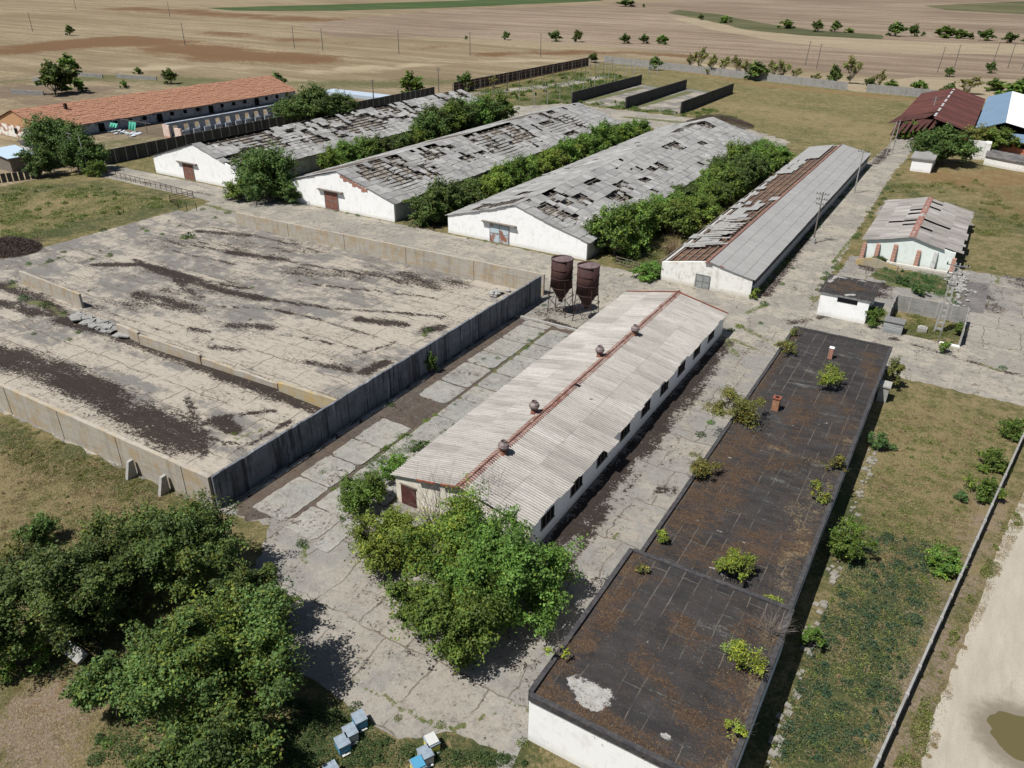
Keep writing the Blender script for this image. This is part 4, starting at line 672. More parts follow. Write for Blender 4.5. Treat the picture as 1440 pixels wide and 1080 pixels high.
def hole3(side, u, y, r):
    for s, a_, b_, c_, d_ in H3:
        if s == side and a_ < u < b_ and c_ < y < d_: return 1 if r.random() < .86 else 2
    v = nz(u*5, y, 4.2)*.2+r.random(); return 1 if v > 1.16 else (2 if v > 1.06 else 0)
BG = 'three white barns with broken sheet roofs'
barn('barn', 'leftmost white barn, roof sheets mostly gone, brown rusty door, round tree at its right corner', -135.8, -112.2, -123.6, 93.8, 180, 3.2, 6.8, hole1, 1, 'asb', 'white', door=(-127.4, -124.6, 2.9), group=BG, win=[(y, y+1.5, -112.2, 1.2, 2.2, 'y') for y in np.arange(160, 178, 3.2)])
barn('barn', 'middle white barn with reddish brick showing along its gable and rows of missing roof sheets', -101.4, -77.2, -88.6, 93.4, 180, 3.1, 6.5, hole2, 2, 'asb', 'white', door=(-91.7, -88.9, 2.9), group=BG)
barn('barn', 'third white barn with pale blue flaking door and mostly intact grey roof', -67, -43.6, -55.2, 93.6, 182, 2.7, 6.0, hole3, 3, 'asb', 'white', door=(-59.4, -56.2, 2.7), doormat='bluedoor', group=BG)
# brick showing through on the middle gable, notch at each apex
bk = MB()
for i in range(9): x = -88.0+i*.62; z = 6.25-(x+88.6)*.31; bk.box(x, x+.66, 93.36, 93.395, z-.5-.3*(i % 3 == 1), z-.02)
bb = bk.build('exposed_brick', M['brick']); bb.parent = bpy.data.objects['barn.001']; bb.matrix_parent_inverse = Matrix.Translation(bpy.data.objects['barn.001'].location).inverted()
# ================================================================== long low hall (right)
def holeR(side, u, y, r):
    if side == 1: return 0
    if u > .93: return 0
    if y < 99: return 1
    if y < 113: return 2 if (r.random() < .62 and u < .8) else 1
    if y < 128: return 2 if (r.random() < .3 and u < .75) else (1 if r.random() < .9 else 0)
    if y < 150: return 1 if (u > .3 or r.random() < .6) else 2
    if y > 163: return 1 if u > .66 else 0
    return 1 if u > .4 else 2
R = barn('long_low_hall', 'very long low hall with grey right roof slope and stripped brown left slope', -32.1, -20.3, -26.0, 92.2, 179.6, 2.45, 3.65, holeR, 4, 'asbR', 'whitedirty', rows=4, pw=2.3, door=(-27.4, -25.6, 1.75), doormat='greydoor', over=.25, messy=.3)
bpy.data.objects.remove([c for c in R.children if c.name.startswith('ceiling')][0])
lo = MB(); lo.slab([(-32.0, 92.6, 2.28), (-32.0, 179.2, 2.28), (-26.1, 179.2, 3.42), (-26.1, 92.6, 3.42)], .05); lo.build('ceiling', (lambda a: (a.col(a.ramp(a.noise(.5, 7, a.pos((.5, 1.3, 1)), .75), [(.35, (.045, .028, .022)), (.5, (.10, .055, .038)), (.66, (.19, .115, .06))])), a.mat)[-1])(MT('brown_boards')), R)
rc = MB(); rr = random.Random(3); y = 91.9
while y < 179.7: rc.slab([(-26.45, y, 3.56), (-25.62, y, 3.62), (-25.62, y+.95, 3.62+rr.uniform(0, .03)), (-26.45, y+.95, 3.56+rr.uniform(0, .03))], .06); rc.bar((-26.05, y, 3.72), (-26.05, y+.97, 3.73), .16, .15, 8); y += 1.0
rc.build('ridge_cap', simple('rusty_ridge', (.27, .15, .12), (.15, .08, .065), 1.5), R)
fa = MB(); fa.box(-20.22, -20.12, 92.4, 179.5, 1.55, 2.28); fa.build('eaves_board', bare('dark_blue_board', (.035, .045, .075)), R)
tr = MB(); tr.slab([(-24.6, 92.0, 3.42), (-24.0, 92.0, 3.3), (-24.0, 92.25, 3.3), (-24.6, 92.25, 3.42)], .06); tr.build('verge_tile', M['redtrim'], R)
bd = MB(); rr = random.Random(6)
for i in range(46):
    y = 98.5+rr.random()*16; u = rr.uniform(.0, .55); x = -32.2+u*6; L = rr.uniform(1.5, 3.4); z = 2.45+u*1.2+.14+rr.random()*.12; an = rr.uniform(-.22, .22)
    dx, dy = math.cos(an)*L, math.sin(an)*L; bd.slab([(x, y, z), (x+.06, y+.55, z), (x+dx, y+dy+.55, z+dx*.2), (x+dx, y+dy, z+dx*.2)], .03)
bd.build('loose_sheets', M['board'], R)
# ================================================================== corrugated hall (centre)
hall = thing('sheet_roofed_hall', 'white hall with pale corrugated roof, red ridge and four rusty round ventilators', 'building', (-25.7, 36.4, 0))
hx0, hx1, hxm, hy0, hy1, hze, hzr = -31.6, -19.95, -25.65, 36.5, 79.8, 2.45, 3.62
f = MB(); gable_wall(f, hx0, hx1, hxm, hy0, .3, hze, hzr-.05, jit=.01); f.build('gable', wall_mat('cream_whitewash', (.66, .62, .53), (.52, .42, .3), .7), hall)
s = MB(); s.box(hx0, hx0+.3, hy0+.31, hy1-.3, -.1, hze-.05); s.box(hx1-.3, hx1, hy0+.31, hy1-.3, -.1, hze-.05); gable_wall(s, hx0, hx1, hxm, hy1-.29, .29, hze, hzr-.06); s.build('wall', M['white'], hall)
def corr(side, rows=2):
    xe = hx0-.3 if side == 0 else hx1+.3; ze_ = hze-.06; r = np.random.RandomState(side+9); V = []; F = []; tv = []
    lam = .26; per = 4; ns = int((hy1-hy0+.5)/(lam*per)); seg = 6
    for k in range(ns):
        ya = hy0-.25+k*lam*per
        for j in range(rows):
            u0, u1 = j/rows-.006*(j > 0), (j+1)/rows+(.02 if j < rows-1 else 0); dz0, dz1 = r.uniform(0, .018, 2); du = r.uniform(-.004, .004); un = 0
            if j == 0 and side == 1: un = r.choice([0, 0, 0, .01, .02, .03]) - (.07 if k in (11, 12) else 0)
            base = len(V); m_ = per*seg+1; top = (0.03 if j == 0 and rows > 1 else 0)
            for ue, dz in ((u0+un, dz0+(.02 if j else 0)), (u1, dz1-.0)):
                for i in range(m_):
                    y = ya+i*lam/seg; z = ze_+(hzr-ze_)*(ue+du)+.06+dz+.05*math.sin(2*math.pi*i/seg)
                    V.append((xe+(hxm-xe)*(ue+du), y, z))
            for i in range(m_*2): q = V[base+i]; V.append((q[0], q[1], q[2]-.012))
            h = 2*m_; t = min(1, max(0, r.normal(.5, .2)))
            for i in range(m_-1): F += [(base+i, base+i+1, base+m_+i+1, base+m_+i), (base+h+i+1, base+h+i, base+h+m_+i, base+h+m_+i+1), (base+i+1, base+i, base+h+i, base+h+i+1)]; tv += [t]*3
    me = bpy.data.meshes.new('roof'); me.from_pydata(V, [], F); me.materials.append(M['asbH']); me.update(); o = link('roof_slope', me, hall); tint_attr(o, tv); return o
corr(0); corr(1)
ub = MB(); ub.slab([(hx0, hy0+.35, 2.3), (hx0, hy1-.35, 2.3), (hxm, hy1-.35, 3.4), (hxm, hy0+.35, 3.4)], .05); ub.slab([(hxm, hy0+.35, 3.4), (hxm, hy1-.35, 3.4), (hx1, hy1-.35, 2.3), (hx1, hy0+.35, 2.3)], .05); ub.build('ceiling', M['timber'], hall)
rc = MB(); rr = random.Random(2); y = hy0-.3
while y < hy1+.2:
    for sx in (-1, 1):
        z0 = 3.7+rr.uniform(0, .015); rc.slab([(hxm+sx*.05, y, z0), (hxm+sx*.05, y+.55, z0), (hxm+sx*.38, y+.55, z0-.06), (hxm+sx*.38, y, z0-.06)], .03)
    rc.bar((hxm, y, z0+.0), (hxm, y+.56, z0+.02), .09, .085, 8); y += .54
rc.build('ridge_tiles', (lambda a: (a.col(a.ramp(a.noise(2.5, 6, a.pos((1, .5, 1)), .8), [(.36, (.09, .048, .04)), (.5, (.17, .075, .055)), (.6, (.25, .14, .105)), (.66, (.42, .38, .34))])), a.mat)[-1])(MT('ridge_tile')), hall)
for a_, b_ in (((hx0-.32, hy1+.28, 2.46), (hxm, hy1+.28, 3.74)), ((hxm, hy1+.28, 3.74), (hx1+.32, hy1+.28, 2.46)), ((hx0+2.2, hy0-.32, 2.93), (hx0+3.9, hy0-.32, 3.26)), ((-27.2, hy0-.32, 3.38), (hxm, hy0-.32, 3.7))): MB().bar(a_, b_, .085, .085, 4).build('verge_trim', M['redtrim'], hall)
pass
d = MB(); d.box(-31.1, -29.75, hy0-.07, hy0-.02, .02, 1.75); dd = d.build('door', simple('dark_red_door', (.10, .035, .03), (.05, .022, .02), 3), hall); l = MB(); l.box(-31.2, -29.65, hy0-.1, hy0-.0, 1.78, 1.86); l.build('lintel', M['timber'], dd)
for i in range(9):
    y = 38.0+i*4.55; wdw = MB(); wdw.box(hx1+.015, hx1+.03, y, y+1.9, 1.15, 2.1); wo = wdw.build('window', M['dark'], hall); fr = MB(); fr.box(hx1+.0, hx1+.09, y-.08, y+1.98, 1.04, 1.13)
    for q in (y, y+.63, y+1.27, y+1.84): fr.box(hx1+.032, hx1+.06, q, q+.06, 1.15, 2.1)
    fr.build('frame', M['timber'], wo)
for px, py, k in ((708, 636, 0), (751, 579, 1), (843, 500, 2), (892, 470, 3)):
    x, y = G(px, py, 3.7); v = MB(); v.lathe((x, y, 3.45), [(.36, 0), (.30, .12), (.27, .2), (.27, .62)], 14, (True, True)); vo = v.build('ventilator_pipe', simple('rust_pipe', (.24, .10, .06), (.13, .06, .045), 4), hall, True)
    v = MB(); v.lathe((x+(.04 if k == 3 else 0), y, 4.0), [(.2, 0), (.36, .08), (.45, .28), (.40, .48), (.24, .62), (.23, .72), (.19, .72), (.18, .5)], 18, (True, False)); vh = v.build('ventilator_head', simple('galvanised_rust', (.25, .21, .2), (.10, .065, .06), 5, .6, .4), vo, False); q = MB(); q.lathe((x, y, 4.4), [(.2, .3), (.01, .24)], 12); 
for px, py, sx, sy in ((812, 543, .3, .22), (832, 557, .16, .1)):
    x, y = G(px, py, 3.6); v = MB(); z = 2.45+(hx1-x)*(3.62-2.45)/(hx1-hxm)+.125; v.slab([(x-sx, y-sy, z+sx*.2), (x+sx*.6, y-sy*.7, z-sx*.12), (x+sx, y+sy, z-sx*.2), (x-sx*.7, y+sy*.8, z+sx*.14)], .02); v.build('roof_hole', M['dark'], hall)
# ================================================================== flat-roofed building
fb = thing('flat_roofed_building', 'long black-roofed building with a higher near end and two brick chimneys on its mossy roof', 'building', (-7.6, 23.7, 0))
ax0, ax1, ay0, ay1, az = -12.75, -2.75, 23.75, 36.8, 3.5; lx0, lx1, ly1, lz = -12.35, -2.95, 79.8, 2.75
s = MB(); s.box(ax0, ax1, ay0, ay0+.35, -.1, az-.3); s.box(ax0, ax0+.35, ay0+.36, ay1, -.1, az-.3); s.box(ax1-.35, ax1, ay0+.36, ay1, -.1, az-.3); s.box(ax0+.36, ax1-.36, ay1-.3, ay1, 0, az-.3)
s.box(lx0, lx0+.3, ay1+.01, ly1, -.1, lz-.25); s.box(lx1-.3, lx1, ay1+.01, ly1, -.1, lz-.25); s.box(lx0+.31, lx1-.31, ly1-.3, ly1, -.1, lz-.25); s.build('wall', M['white'], fb)
def roofsheet(nm, poly, z, strokes, seed): return sheet(nm, poly, .35, z, M['bitumen'], strokes, attrs=('pale', 'tan', 'moss'), seed=seed, kind=None, parent=fb, relief=.02)
za = 3.42; zl = 2.64
o = roofsheet('upper_roof', [(ax0+.1, ay0+.1), (ax1-.1, ay0+.1), (ax1-.1, ay1-.1), (ax0+.1, ay1-.1)], za, [('pale', [G(810, 962, za), G(848, 978, za)], .55, 1.15), ('pale', [G(822, 985, za), G(845, 990, za)], .5, 1.1), ('pale', [G(930, 1032, za), G(938, 1038, za)], .2, 1.1),
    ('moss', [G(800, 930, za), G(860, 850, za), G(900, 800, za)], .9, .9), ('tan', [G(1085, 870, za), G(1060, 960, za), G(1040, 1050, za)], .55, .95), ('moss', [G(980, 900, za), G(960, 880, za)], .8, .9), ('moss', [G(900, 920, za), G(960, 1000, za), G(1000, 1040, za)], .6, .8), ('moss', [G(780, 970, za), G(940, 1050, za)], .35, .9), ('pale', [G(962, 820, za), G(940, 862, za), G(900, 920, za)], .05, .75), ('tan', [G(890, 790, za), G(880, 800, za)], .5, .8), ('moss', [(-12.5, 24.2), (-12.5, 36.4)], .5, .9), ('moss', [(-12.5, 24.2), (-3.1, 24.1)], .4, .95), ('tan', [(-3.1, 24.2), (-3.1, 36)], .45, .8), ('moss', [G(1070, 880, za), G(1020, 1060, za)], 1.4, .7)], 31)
o = roofsheet('lower_roof', [(lx0+.1, ay1+.05), (lx1-.1, ay1+.05), (lx1-.1, ly1-.1), (lx0+.1, ly1-.1)], zl, [('moss', [G(1040, 620, zl), G(1000, 700, zl), G(960, 740, zl)], 2.2, .75), ('moss', [G(1130, 760, zl), G(1000, 780, zl)], 1.8, .8), ('tan', [G(1120, 720, zl), G(1145, 690, zl), G(1110, 800, zl)], 1.0, .85), ('tan', [G(1085, 628, zl), G(1150, 650, zl)], .5, .85), ('tan', [G(990, 690, zl), G(1010, 600, zl)], .6, .7), ('tan', [G(1205, 590, zl), G(1190, 640, zl)], .4, .7), ('moss', [G(1220, 500, zl), G(1230, 540, zl)], .8, .9), ('moss', [G(1080, 650, zl), G(1140, 560, zl)], 1.6, .55), ('moss', [G(1180, 560, zl), G(1180, 620, zl)], 1.2, .6),
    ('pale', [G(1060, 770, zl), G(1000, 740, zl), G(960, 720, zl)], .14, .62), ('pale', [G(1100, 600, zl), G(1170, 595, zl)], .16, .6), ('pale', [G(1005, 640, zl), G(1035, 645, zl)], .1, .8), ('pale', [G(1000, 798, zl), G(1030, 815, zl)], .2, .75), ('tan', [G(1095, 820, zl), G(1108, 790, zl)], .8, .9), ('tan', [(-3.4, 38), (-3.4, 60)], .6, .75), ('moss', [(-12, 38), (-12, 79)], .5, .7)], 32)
for nm in ('upper_roof', 'lower_roof'): pass
s = MB(); s.box(ax0+.1, ax1-.1, ay0+.1, ay1-.1, za-.25, za-.06); s.box(lx0+.1, lx1-.1, ay1+.05, ly1-.1, zl-.25, zl-.06); s.build('roof_deck', M['greyrender'], fb)
p = MB(); e = .14
def edge(mb, a_, b_, z0, z1, seed):
    r = random.Random(seed); a_ = Vector(a_); b_ = Vector(b_); L = (b_-a_).length; n = int(L/1.2)+1; d = (b_-a_)/n; nn = Vector((-d.y, d.x)).normalized()*e
    zs = [z1+r.uniform(-.035, .035) for _ in range(n+1)]; of = [r.uniform(-.03, .03) for _ in range(n+1)]
    for i in range(n):
        A, B = a_+d*i+nn*of[i], a_+d*(i+1)+nn*of[i+1]; V = [(A.x-nn.x, A.y-nn.y), (B.x-nn.x, B.y-nn.y), (B.x+nn.x, B.y+nn.y), (A.x+nn.x, A.y+nn.y)]; zt = [zs[i], zs[i+1], zs[i+1], zs[i]]
        mb.add([(x, y, z0) for x, y in V]+[(x, y, z) for (x, y), z in zip(V, zt)], [(0, 3, 2, 1), (4, 5, 6, 7), (0, 1, 5, 4), (1, 2, 6, 5), (2, 3, 7, 6), (3, 0, 4, 7)])
for a_, b_, z0, z1, sd in (((ax0, ay0), (ax1, ay0), 3.19, 3.58, 1), ((ax0, ay0+e), (ax0, ay1), 3.19, 3.58, 2), ((ax1, ay0+e), (ax1, ay1), 3.19, 3.58, 3), ((ax0+e, ay1), (ax1-e, ay1), 3.19, 3.56, 4), ((lx0, ay1+e), (lx0, ly1), 2.49, 2.80, 5), ((lx1, ay1+e), (lx1, ly1), 2.49, 2.84, 6), ((lx0+e, ly1), (lx1-e, ly1), 2.49, 2.80, 7)): edge(p, a_, b_, z0, z1, sd)
p.build('parapet', M['parapet'], fb)
x, y = G(1090, 575, 2.7); s = MB(); s.box(x-.28, x+.28, y-.28, y+.28, 2.6, 3.75); ch = s.build('chimney', simple('orange_brick', (.36, .19, .11), (.22, .11, .065), 4), fb); s = MB(); s.box(x-.33, x+.33, y-.33, y+.33, 3.76, 3.86); s.build('chimney_cap', M['redtrim'], ch); s = MB(); s.box(x-.16, x+.16, y-.16, y+.16, 3.865, 3.875); s.build('flue', M['dark'], ch)
x, y = G(1167, 503, 2.7); s = MB(); s.box(x-.2, x+.2, y-.2, y+.2, 2.6, 3.75); ch = s.build('chimney', M['brick'], fb); s = MB(); s.box(x-.23, x+.23, y-.23, y+.23, 3.76, 3.82); s.build('chimney_cap', M['whitedirty'], ch)
for i in range(6): 
    y = 41+i*6.5; s = MB(); s.box(lx1+.01, lx1+.03, y, y+1.6, 1.0, 1.9); s.build('window', M['dark'], fb)
s = MB(); x, y = G(1243, 565, 0); s.box(-2.75, -1.9, 72.8, 74.0, 0, 1.55); s.box(-2.85, -1.8, 72.7, 74.1, 1.56, 1.7); tag(s.build('concrete_bunker', M['post']), 'small grey concrete box standing against the far right wall of the black-roofed building', 'box')
s = MB(); rr = random.Random(4)
for i in range(130): y = 26+rr.random()*40; x = -1.45+rr.gauss(0, .16); q = rr.uniform(.06, .24); z = rr.uniform(.03, .12); s.slab([(x-q, y-q*.6, z), (x+q*.7, y-q, z+.02), (x+q, y+q*.8, z), (x-q*.6, y+q, z+.03)], .15)
tag(s.build('broken_kerb', simple('dirty_concrete', (.25, .235, .2), (.14, .13, .1), 2)), 'line of broken pale concrete along the shaded wall of the black-roofed building', 'kerb')

def litter(name, label, pts, n, mat, size, seed, z):
    r = np.random.RandomState(seed); k = r.randint(0, len(pts), n); P = []
    A = np.array([(a[0][0], a[0][1], a[1][0], a[1][1], a[2]) for a in pts])[k]; t = r.uniform(0, 1, n); P = np.c_[A[:, 0]+(A[:, 2]-A[:, 0])*t+r.normal(size=n)*A[:, 4], A[:, 1]+(A[:, 3]-A[:, 1])*t+r.normal(size=n)*A[:, 4], z+r.uniform(.01, .05, n)]
    P = P[(P[:, 0] > -12.4) & (P[:, 0] < -3.1)]; n = len(P); Nn = r.normal(size=(n, 3))*.35+np.array([0, 0, 1]); tt = r.uniform(.4, 1.7, (n, 1))*np.array([[1, 1, 1.]]); return struct(tag(link(name, leaves_mesh(name, P, Nn, size, tt, M[mat], .6, r)), label, 'litter'), 'stuff')
E_ = lambda *a: a
litter('leaf_litter', 'brown leaf litter and grit lying on the raised near roof', [E_((-12.4, 24.2), (-12.4, 36.5), .35), E_((-12.4, 24.2), (-3.1, 24.2), .3), E_((-3.4, 24.2), (-3.4, 36.5), .6), E_((-11, 26), (-5, 35), 1.6), E_((-4.6, 26), (-4.4, 34), .7)], 4500, 'brownleaf', .065, 1, za)
litter('leaf_litter', 'straw and brown litter lying on the long lower black roof', [E_((-12.0, 37.2), (-12.0, 79.5), .5), E_((-3.5, 37.2), (-3.5, 66), .6), E_((-11, 40), (-5, 60), 2), E_((-4.5, 38), (-5, 55), .9), E_((-10, 50), (-4, 56), .5)], 7000, 'brownleaf', .075, 2, zl)
# ================================================================== walls of the silage pit
def wallrun(a_, b_, h0, h1, t, rag=.03, seg=1.1, seed=1, z0=-.1, mb=None):
    mb = mb or MB(); r = random.Random(seed); a_ = Vector(a_); b_ = Vector(b_); L = (b_-a_).length; n = max(1, int(L/seg)); d = (b_-a_)/n; nn = Vector((-d.y, d.x)).normalized()*t/2; B = len(mb.v); V = []
    for i in range(n+1):
        p = a_+d*i; h = h0+(h1-h0)*i/n+r.uniform(-rag, rag)
        V += [(p.x-nn.x, p.y-nn.y, z0), (p.x+nn.x, p.y+nn.y, z0), (p.x-nn.x, p.y-nn.y, h), (p.x+nn.x, p.y+nn.y, h+r.uniform(-rag, rag)*.4)]
    F = []
    for i in range(n):
        q = 4*i; F += [(q, q+4, q+6, q+2), (q+5, q+1, q+3, q+7), (q+2, q+6, q+7, q+3)]
    q = 4*n; F += [(0, 2, 3, 1), (q, q+1, q+3, q+2)]; mb.add(V, F); return mb
def wall(name, label, a_, b_, h0, h1, t, mat, cat='wall', joints=None, **kw):
    o = wallrun(a_, b_, h0, h1, t, **kw).build(name, M[mat]); tag(o, label, cat)
    if joints:
        a2 = Vector(a_); b2 = Vector(b_); L = (b2-a2).length; d = (b2-a2)/L; nn = Vector((-d.y, d.x))*(t/2+.012); s = MB(); y = joints
        while y < L-1:
            p = a2+d*y; h = h0+(h1-h0)*y/L-.06
            for sg in (-1, 1): c = p+nn*sg; s.bar((c.x, c.y, 0), (c.x, c.y, h), .022, .022, 4)
            y += joints
        s.build('joint', M['parapet'], o)
    return o
nw = wall('pit_wall', 'near stained concrete pit wall facing the dry grass, with two sloping buttresses', (-100, 28.35), (-42.45, 28.55), 2.7, 2.9, .34, 'pitwall', joints=7.8)
for px, py in ((192, 668), (238, 690)):
    x, y = G(px, py); s = MB(); s.add([(x-.16, 27.25, -.1), (x+.16, 27.25, -.1), (x+.16, 28.16, -.1), (x-.16, 28.16, -.1), (x-.14, 27.75, 1.5), (x+.14, 27.75, 1.5), (x+.14, 28.16, 1.55), (x-.14, 28.16, 1.55)], [(0,3,2,1),(4,5,6,7),(0,1,5,4),(1,2,6,5),(2,3,7,6),(3,0,4,7)]); s.build('buttress', M['post'], nw)
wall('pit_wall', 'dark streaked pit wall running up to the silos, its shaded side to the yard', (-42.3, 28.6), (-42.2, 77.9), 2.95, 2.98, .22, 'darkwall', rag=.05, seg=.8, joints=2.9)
wall('pit_wall', 'far pit wall of stained concrete along the cross road', (-96.7, 79.0), (-42.4, 79.2), 1.95, 2.7, .3, 'pitwall', joints=11)
MW = 46.2
wall('pit_wall', 'stained inner wall stub at the left, ending at the broken slabs', (-99.5, 47.0), (-86.0, 46.3), 1.75, 1.8, .28, 'pitwall')
wall('low_pit_wall', 'short cracked inner wall piece right after the broken slabs', G(168, 468), G(198, 482), 1.1, 1.2, .3, 'pitwall', rag=.06)
wall('low_pit_wall', 'pale inner wall running in line between two dark gaps', G(199, 484), G(284, 512), 1.15, 1.05, .26, 'pitwall')
wall('low_pit_wall', 'very low kerb-like inner wall in the middle of the pit', G(286, 512), G(392, 546), .75, .5, .3, 'pitwall', rag=.08)
wall('low_pit_wall', 'inner wall piece with orange lichen where it meets the dark wall', G(394, 549), (-42.5, 43.8), .9, 1.55, .3, 'ochrewall', rag=.05)
s = MB(); rr = random.Random(9)
for i in range(42):
    t = rr.random(); x, y = G(104+t*70+rr.uniform(-8, 8), 446+t*24+rr.uniform(-6, 6)); q = rr.uniform(.35, .8); z = .18+rr.uniform(0, .22); an = rr.uniform(0, 1.5); c, sn = math.cos(an)*q, math.sin(an)*q
    s.slab([(x-c, y-sn, z+rr.uniform(-.08, .08)), (x+sn, y-c, z+rr.uniform(-.08, .08)), (x+c, y+sn, z+rr.uniform(-.08, .08)), (x-sn, y+c, z+rr.uniform(-.08, .08))], .14)
struct(tag(s.build('rubble', M['panelwall']), 'broken pale slabs lying in the gap of the inner pit wall', 'rubble'), 'stuff')
x, y = G(700, 412); s = MB(); rr = random.Random(10)
for i in range(14): q = rr.uniform(.2, .5); xx, yy = x+rr.uniform(-1, 1), y+rr.uniform(-1.2, 1); s.slab([(xx-q, yy-q, .15), (xx+q, yy-q, .2+rr.random()*.3), (xx+q, yy+q, .2), (xx-q, yy+q, .15+rr.random()*.3)], .05)
struct(tag(s.build('debris', M['board']), 'pale torn sheeting lying in the far corner of the pit', 'debris'), 'stuff')
# ================================================================== silos
for k, (x, y, lab) in enumerate(((-38.05, 75.3, 'left one of the two rusty feed silos, beside the end of the dark wall'), (-34.55, 74.95, 'right one of the two rusty feed silos, nearer the corrugated roof'))):
    t = thing('feed_silo', lab, 'silo', (x, y, 0), 'pair of rusty feed silos'); R_ = 1.25
    v = MB(); v.lathe((x, y, 0), [(R_-.03, 3.35), (R_, 3.35), (R_, 6.75), (R_-.03, 6.75), (R_-.03, 3.35)], 28); v.build('silo_body', M['rust'], t, True)
    v = MB()
    for z in (3.38, 4.5, 5.62, 6.7): v.lathe((x, y, z), [(R_+.005, -.05), (R_+.05, -.03), (R_+.05, .03), (R_+.005, .05)], 28)
    v.build('silo_rings', M['rust'], t, True)
    v = MB(); v.lathe((x, y, 0), [(.26, 1.75), (R_-.05, 3.36)], 24); v.lathe((x, y, 0), [(.26, 1.5), (.26, 1.75)], 12, (True, False)); v.build('hopper', bare('dark_rust_hopper', (.045, .022, .022)), t, True)
    v = MB(); n = 28; i0 = 25 if k == 0 else 25
    ring = [(x+R_*math.cos(2*math.pi*i/n), y+R_*math.sin(2*math.pi*i/n), 6.78) for i in range(n)]; F = []; V = ring+[(x, y, 7.05)]
    skip = [i for i in range(n) if math.pi*.42 < (2*math.pi*(i+.5)/n) % (2*math.pi) < math.pi*1.2]
    for i in range(n):
        if i not in skip: F.append((i, (i+1) % n, n))
    v.add(V, F); v.add([(a_, b_, c_-.03) for a_, b_, c_ in V], [tuple(reversed(f_)) for f_ in F]); v.build('silo_cap', simple('grey_rusty_lid', (.17, .13, .13), (.09, .06, .06), 3), t)
    v = MB(); v.lathe((x, y, 0), [(R_-.06, 6.6), (R_-.06, 4.8), (.02, 4.7)], 20); v.build('silo_inside', M['dark'], t)
    LG = [(x+sx*1.28*.92, y+sy*1.0, sx, sy) for sx in (-1, 1) for sy in (-1, 1)]
    for lx, ly, sx, sy in LG: v = MB(); v.bar((lx, ly, 0), (x+sx*.92, y+sy*.86, 4.2), .05, .05, 5); v.build('leg', M['rust'], t)
    v = MB()
    for (p, q) in ((0, 1), (1, 3), (3, 2), (2, 0)):
        A, B = LG[p], LG[q]; v.bar((A[0], A[1], .3), (B[0], B[1], 2.2), .025, .025, 4); v.bar((B[0], B[1], .3), (A[0], A[1], 2.2), .025, .025, 4); v.bar((A[0], A[1], 2.3), (B[0], B[1], 2.3), .03, .03, 4)
    v.build('brace', M['rust'], t)
s = MB(); x0, y0 = G(752, 441); x1, y1 = G(822, 462); s.box(-41.3, -32.5, 71.55, 71.85, 0, .2); tag(s.build('kerb', M['post']), 'low concrete kerb in front of the silo legs', 'kerb')
# ================================================================== poles
def pole(px, py, h, label, cross=1, r=.13, mat='pole', lean=(0, 0), base=False, ins=True, group=None, xz=None):
    x, y = G(px, py) if xz is None else xz; t = thing('utility_pole', label, 'pole', (x, y, 0), group); v = MB(); top = (x+lean[0], y+lean[1], h); v.bar((x, y, -.2), top, r, r*.62, 8); v.build('pole', M[mat], t)
    for i in range(cross):
        z = h-.35-i*.75; q = 1-(.35+i*.75)/h; cx, cy = x+lean[0]*q, y+lean[1]*q; L = .9-.12*i; v = MB(); v.box(cx-L, cx+L, cy-.05, cy+.05, z-.05, z+.05); o = v.build('crossarm', M['steel'], t)
        if ins:
            for s_ in (-L+.08, -L*.45, L*.45, L-.08): v = MB(); v.lathe((cx+s_, cy, z+.05), [(.03, 0), (.055, .04), (.04, .1), (.055, .14), (.02, .2)], 8, (True, True)); v.build('insulator', M['dark'], o)
    if base: v = MB(); v.box(x-.28, x+.28, y-.28, y+.28, -.05, .85); v.build('footing', M['post'], t)
    return t
pole(1143, 342, 7.7, 'wooden power pole with three crossarms beside the long low hall, nearer one', 3, base=True); pole(1201, 272, 7.8, 'power pole beside the long low hall, further one, with a single crossarm', 1, mat='post')
pole(1246, 218, 7.2, 'left leg of the leaning double pole at the end of the lane', 1, mat='post', lean=(.6, .2)); pole(1254, 216, 7.2, 'right leg of the leaning double pole at the end of the lane', 0, mat='post', lean=(.15, .1))
pole(126, 246, 7.6, 'bright leaning pole standing before the dark trees at the left', 0, mat='post', lean=(-.9, .2)); pole(112, 243, 7.6, 'darker pole left of the bright leaning pole', 2, mat='pole', lean=(-.5, 0))
pole(526, 150, 7.2, 'dark pole behind the roof of the first barn', 1, r=.2); pole(617, 130, 7.5, 'short pole with a dark box behind the first barn, right of the round tree', 2, r=.16); pole(1306, 178, 7.5, 'lamp pole in front of the blue metal roof', 2, mat='post')
FPW = [(46, 44, 0), (107, 14, 0), (239, 24, 0), (260, 63, 0), (240, 51, 1), (257, 63, 1), (414, 68, 0), (454, 71, 0), (561, 75, 0), (661, 78, 0), (655, 52, 1), (760, 80, 0), (891, 64, 1), (1132, 92, 0), (1148, 97, 0), (1318, 102, 0), (1341, 98, 0), (1395, 92, 0), (1417, 96, 0), (1437, 98, 0)]
for i, (px, py, sk) in enumerate([q for q in FPW if not q[2]]):
    lab = ['far pole nearest the left edge of the fields', 'far pole cut by the top edge at the left', 'thin far pole above the brown weed patch', 'far pole on the brown weed patch behind the red roof', 'left of two poles above the far end of the red roof', 'right of two poles above the far end of the red roof', 'thin pole in the tan field behind the large round tree', 'thin pole in the tan field above the green tree by the dark wall', 'faint pole in the tan field above the long dark wall', 'left of two leaning field poles over the pale fence', 'right of two leaning field poles over the pale fence', 'left field pole of the pair with a round bush', 'right field pole of the pair with a round bush', 'field pole behind the lone round bush at the right', 'far right field pole', 'field pole cut by the right edge'][i]
    pole(px, py, 9.6, lab, 1, r=.2, lean=((.6 if px > 1100 else 0)*(1 if i % 2 else .4), 0), ins=False)
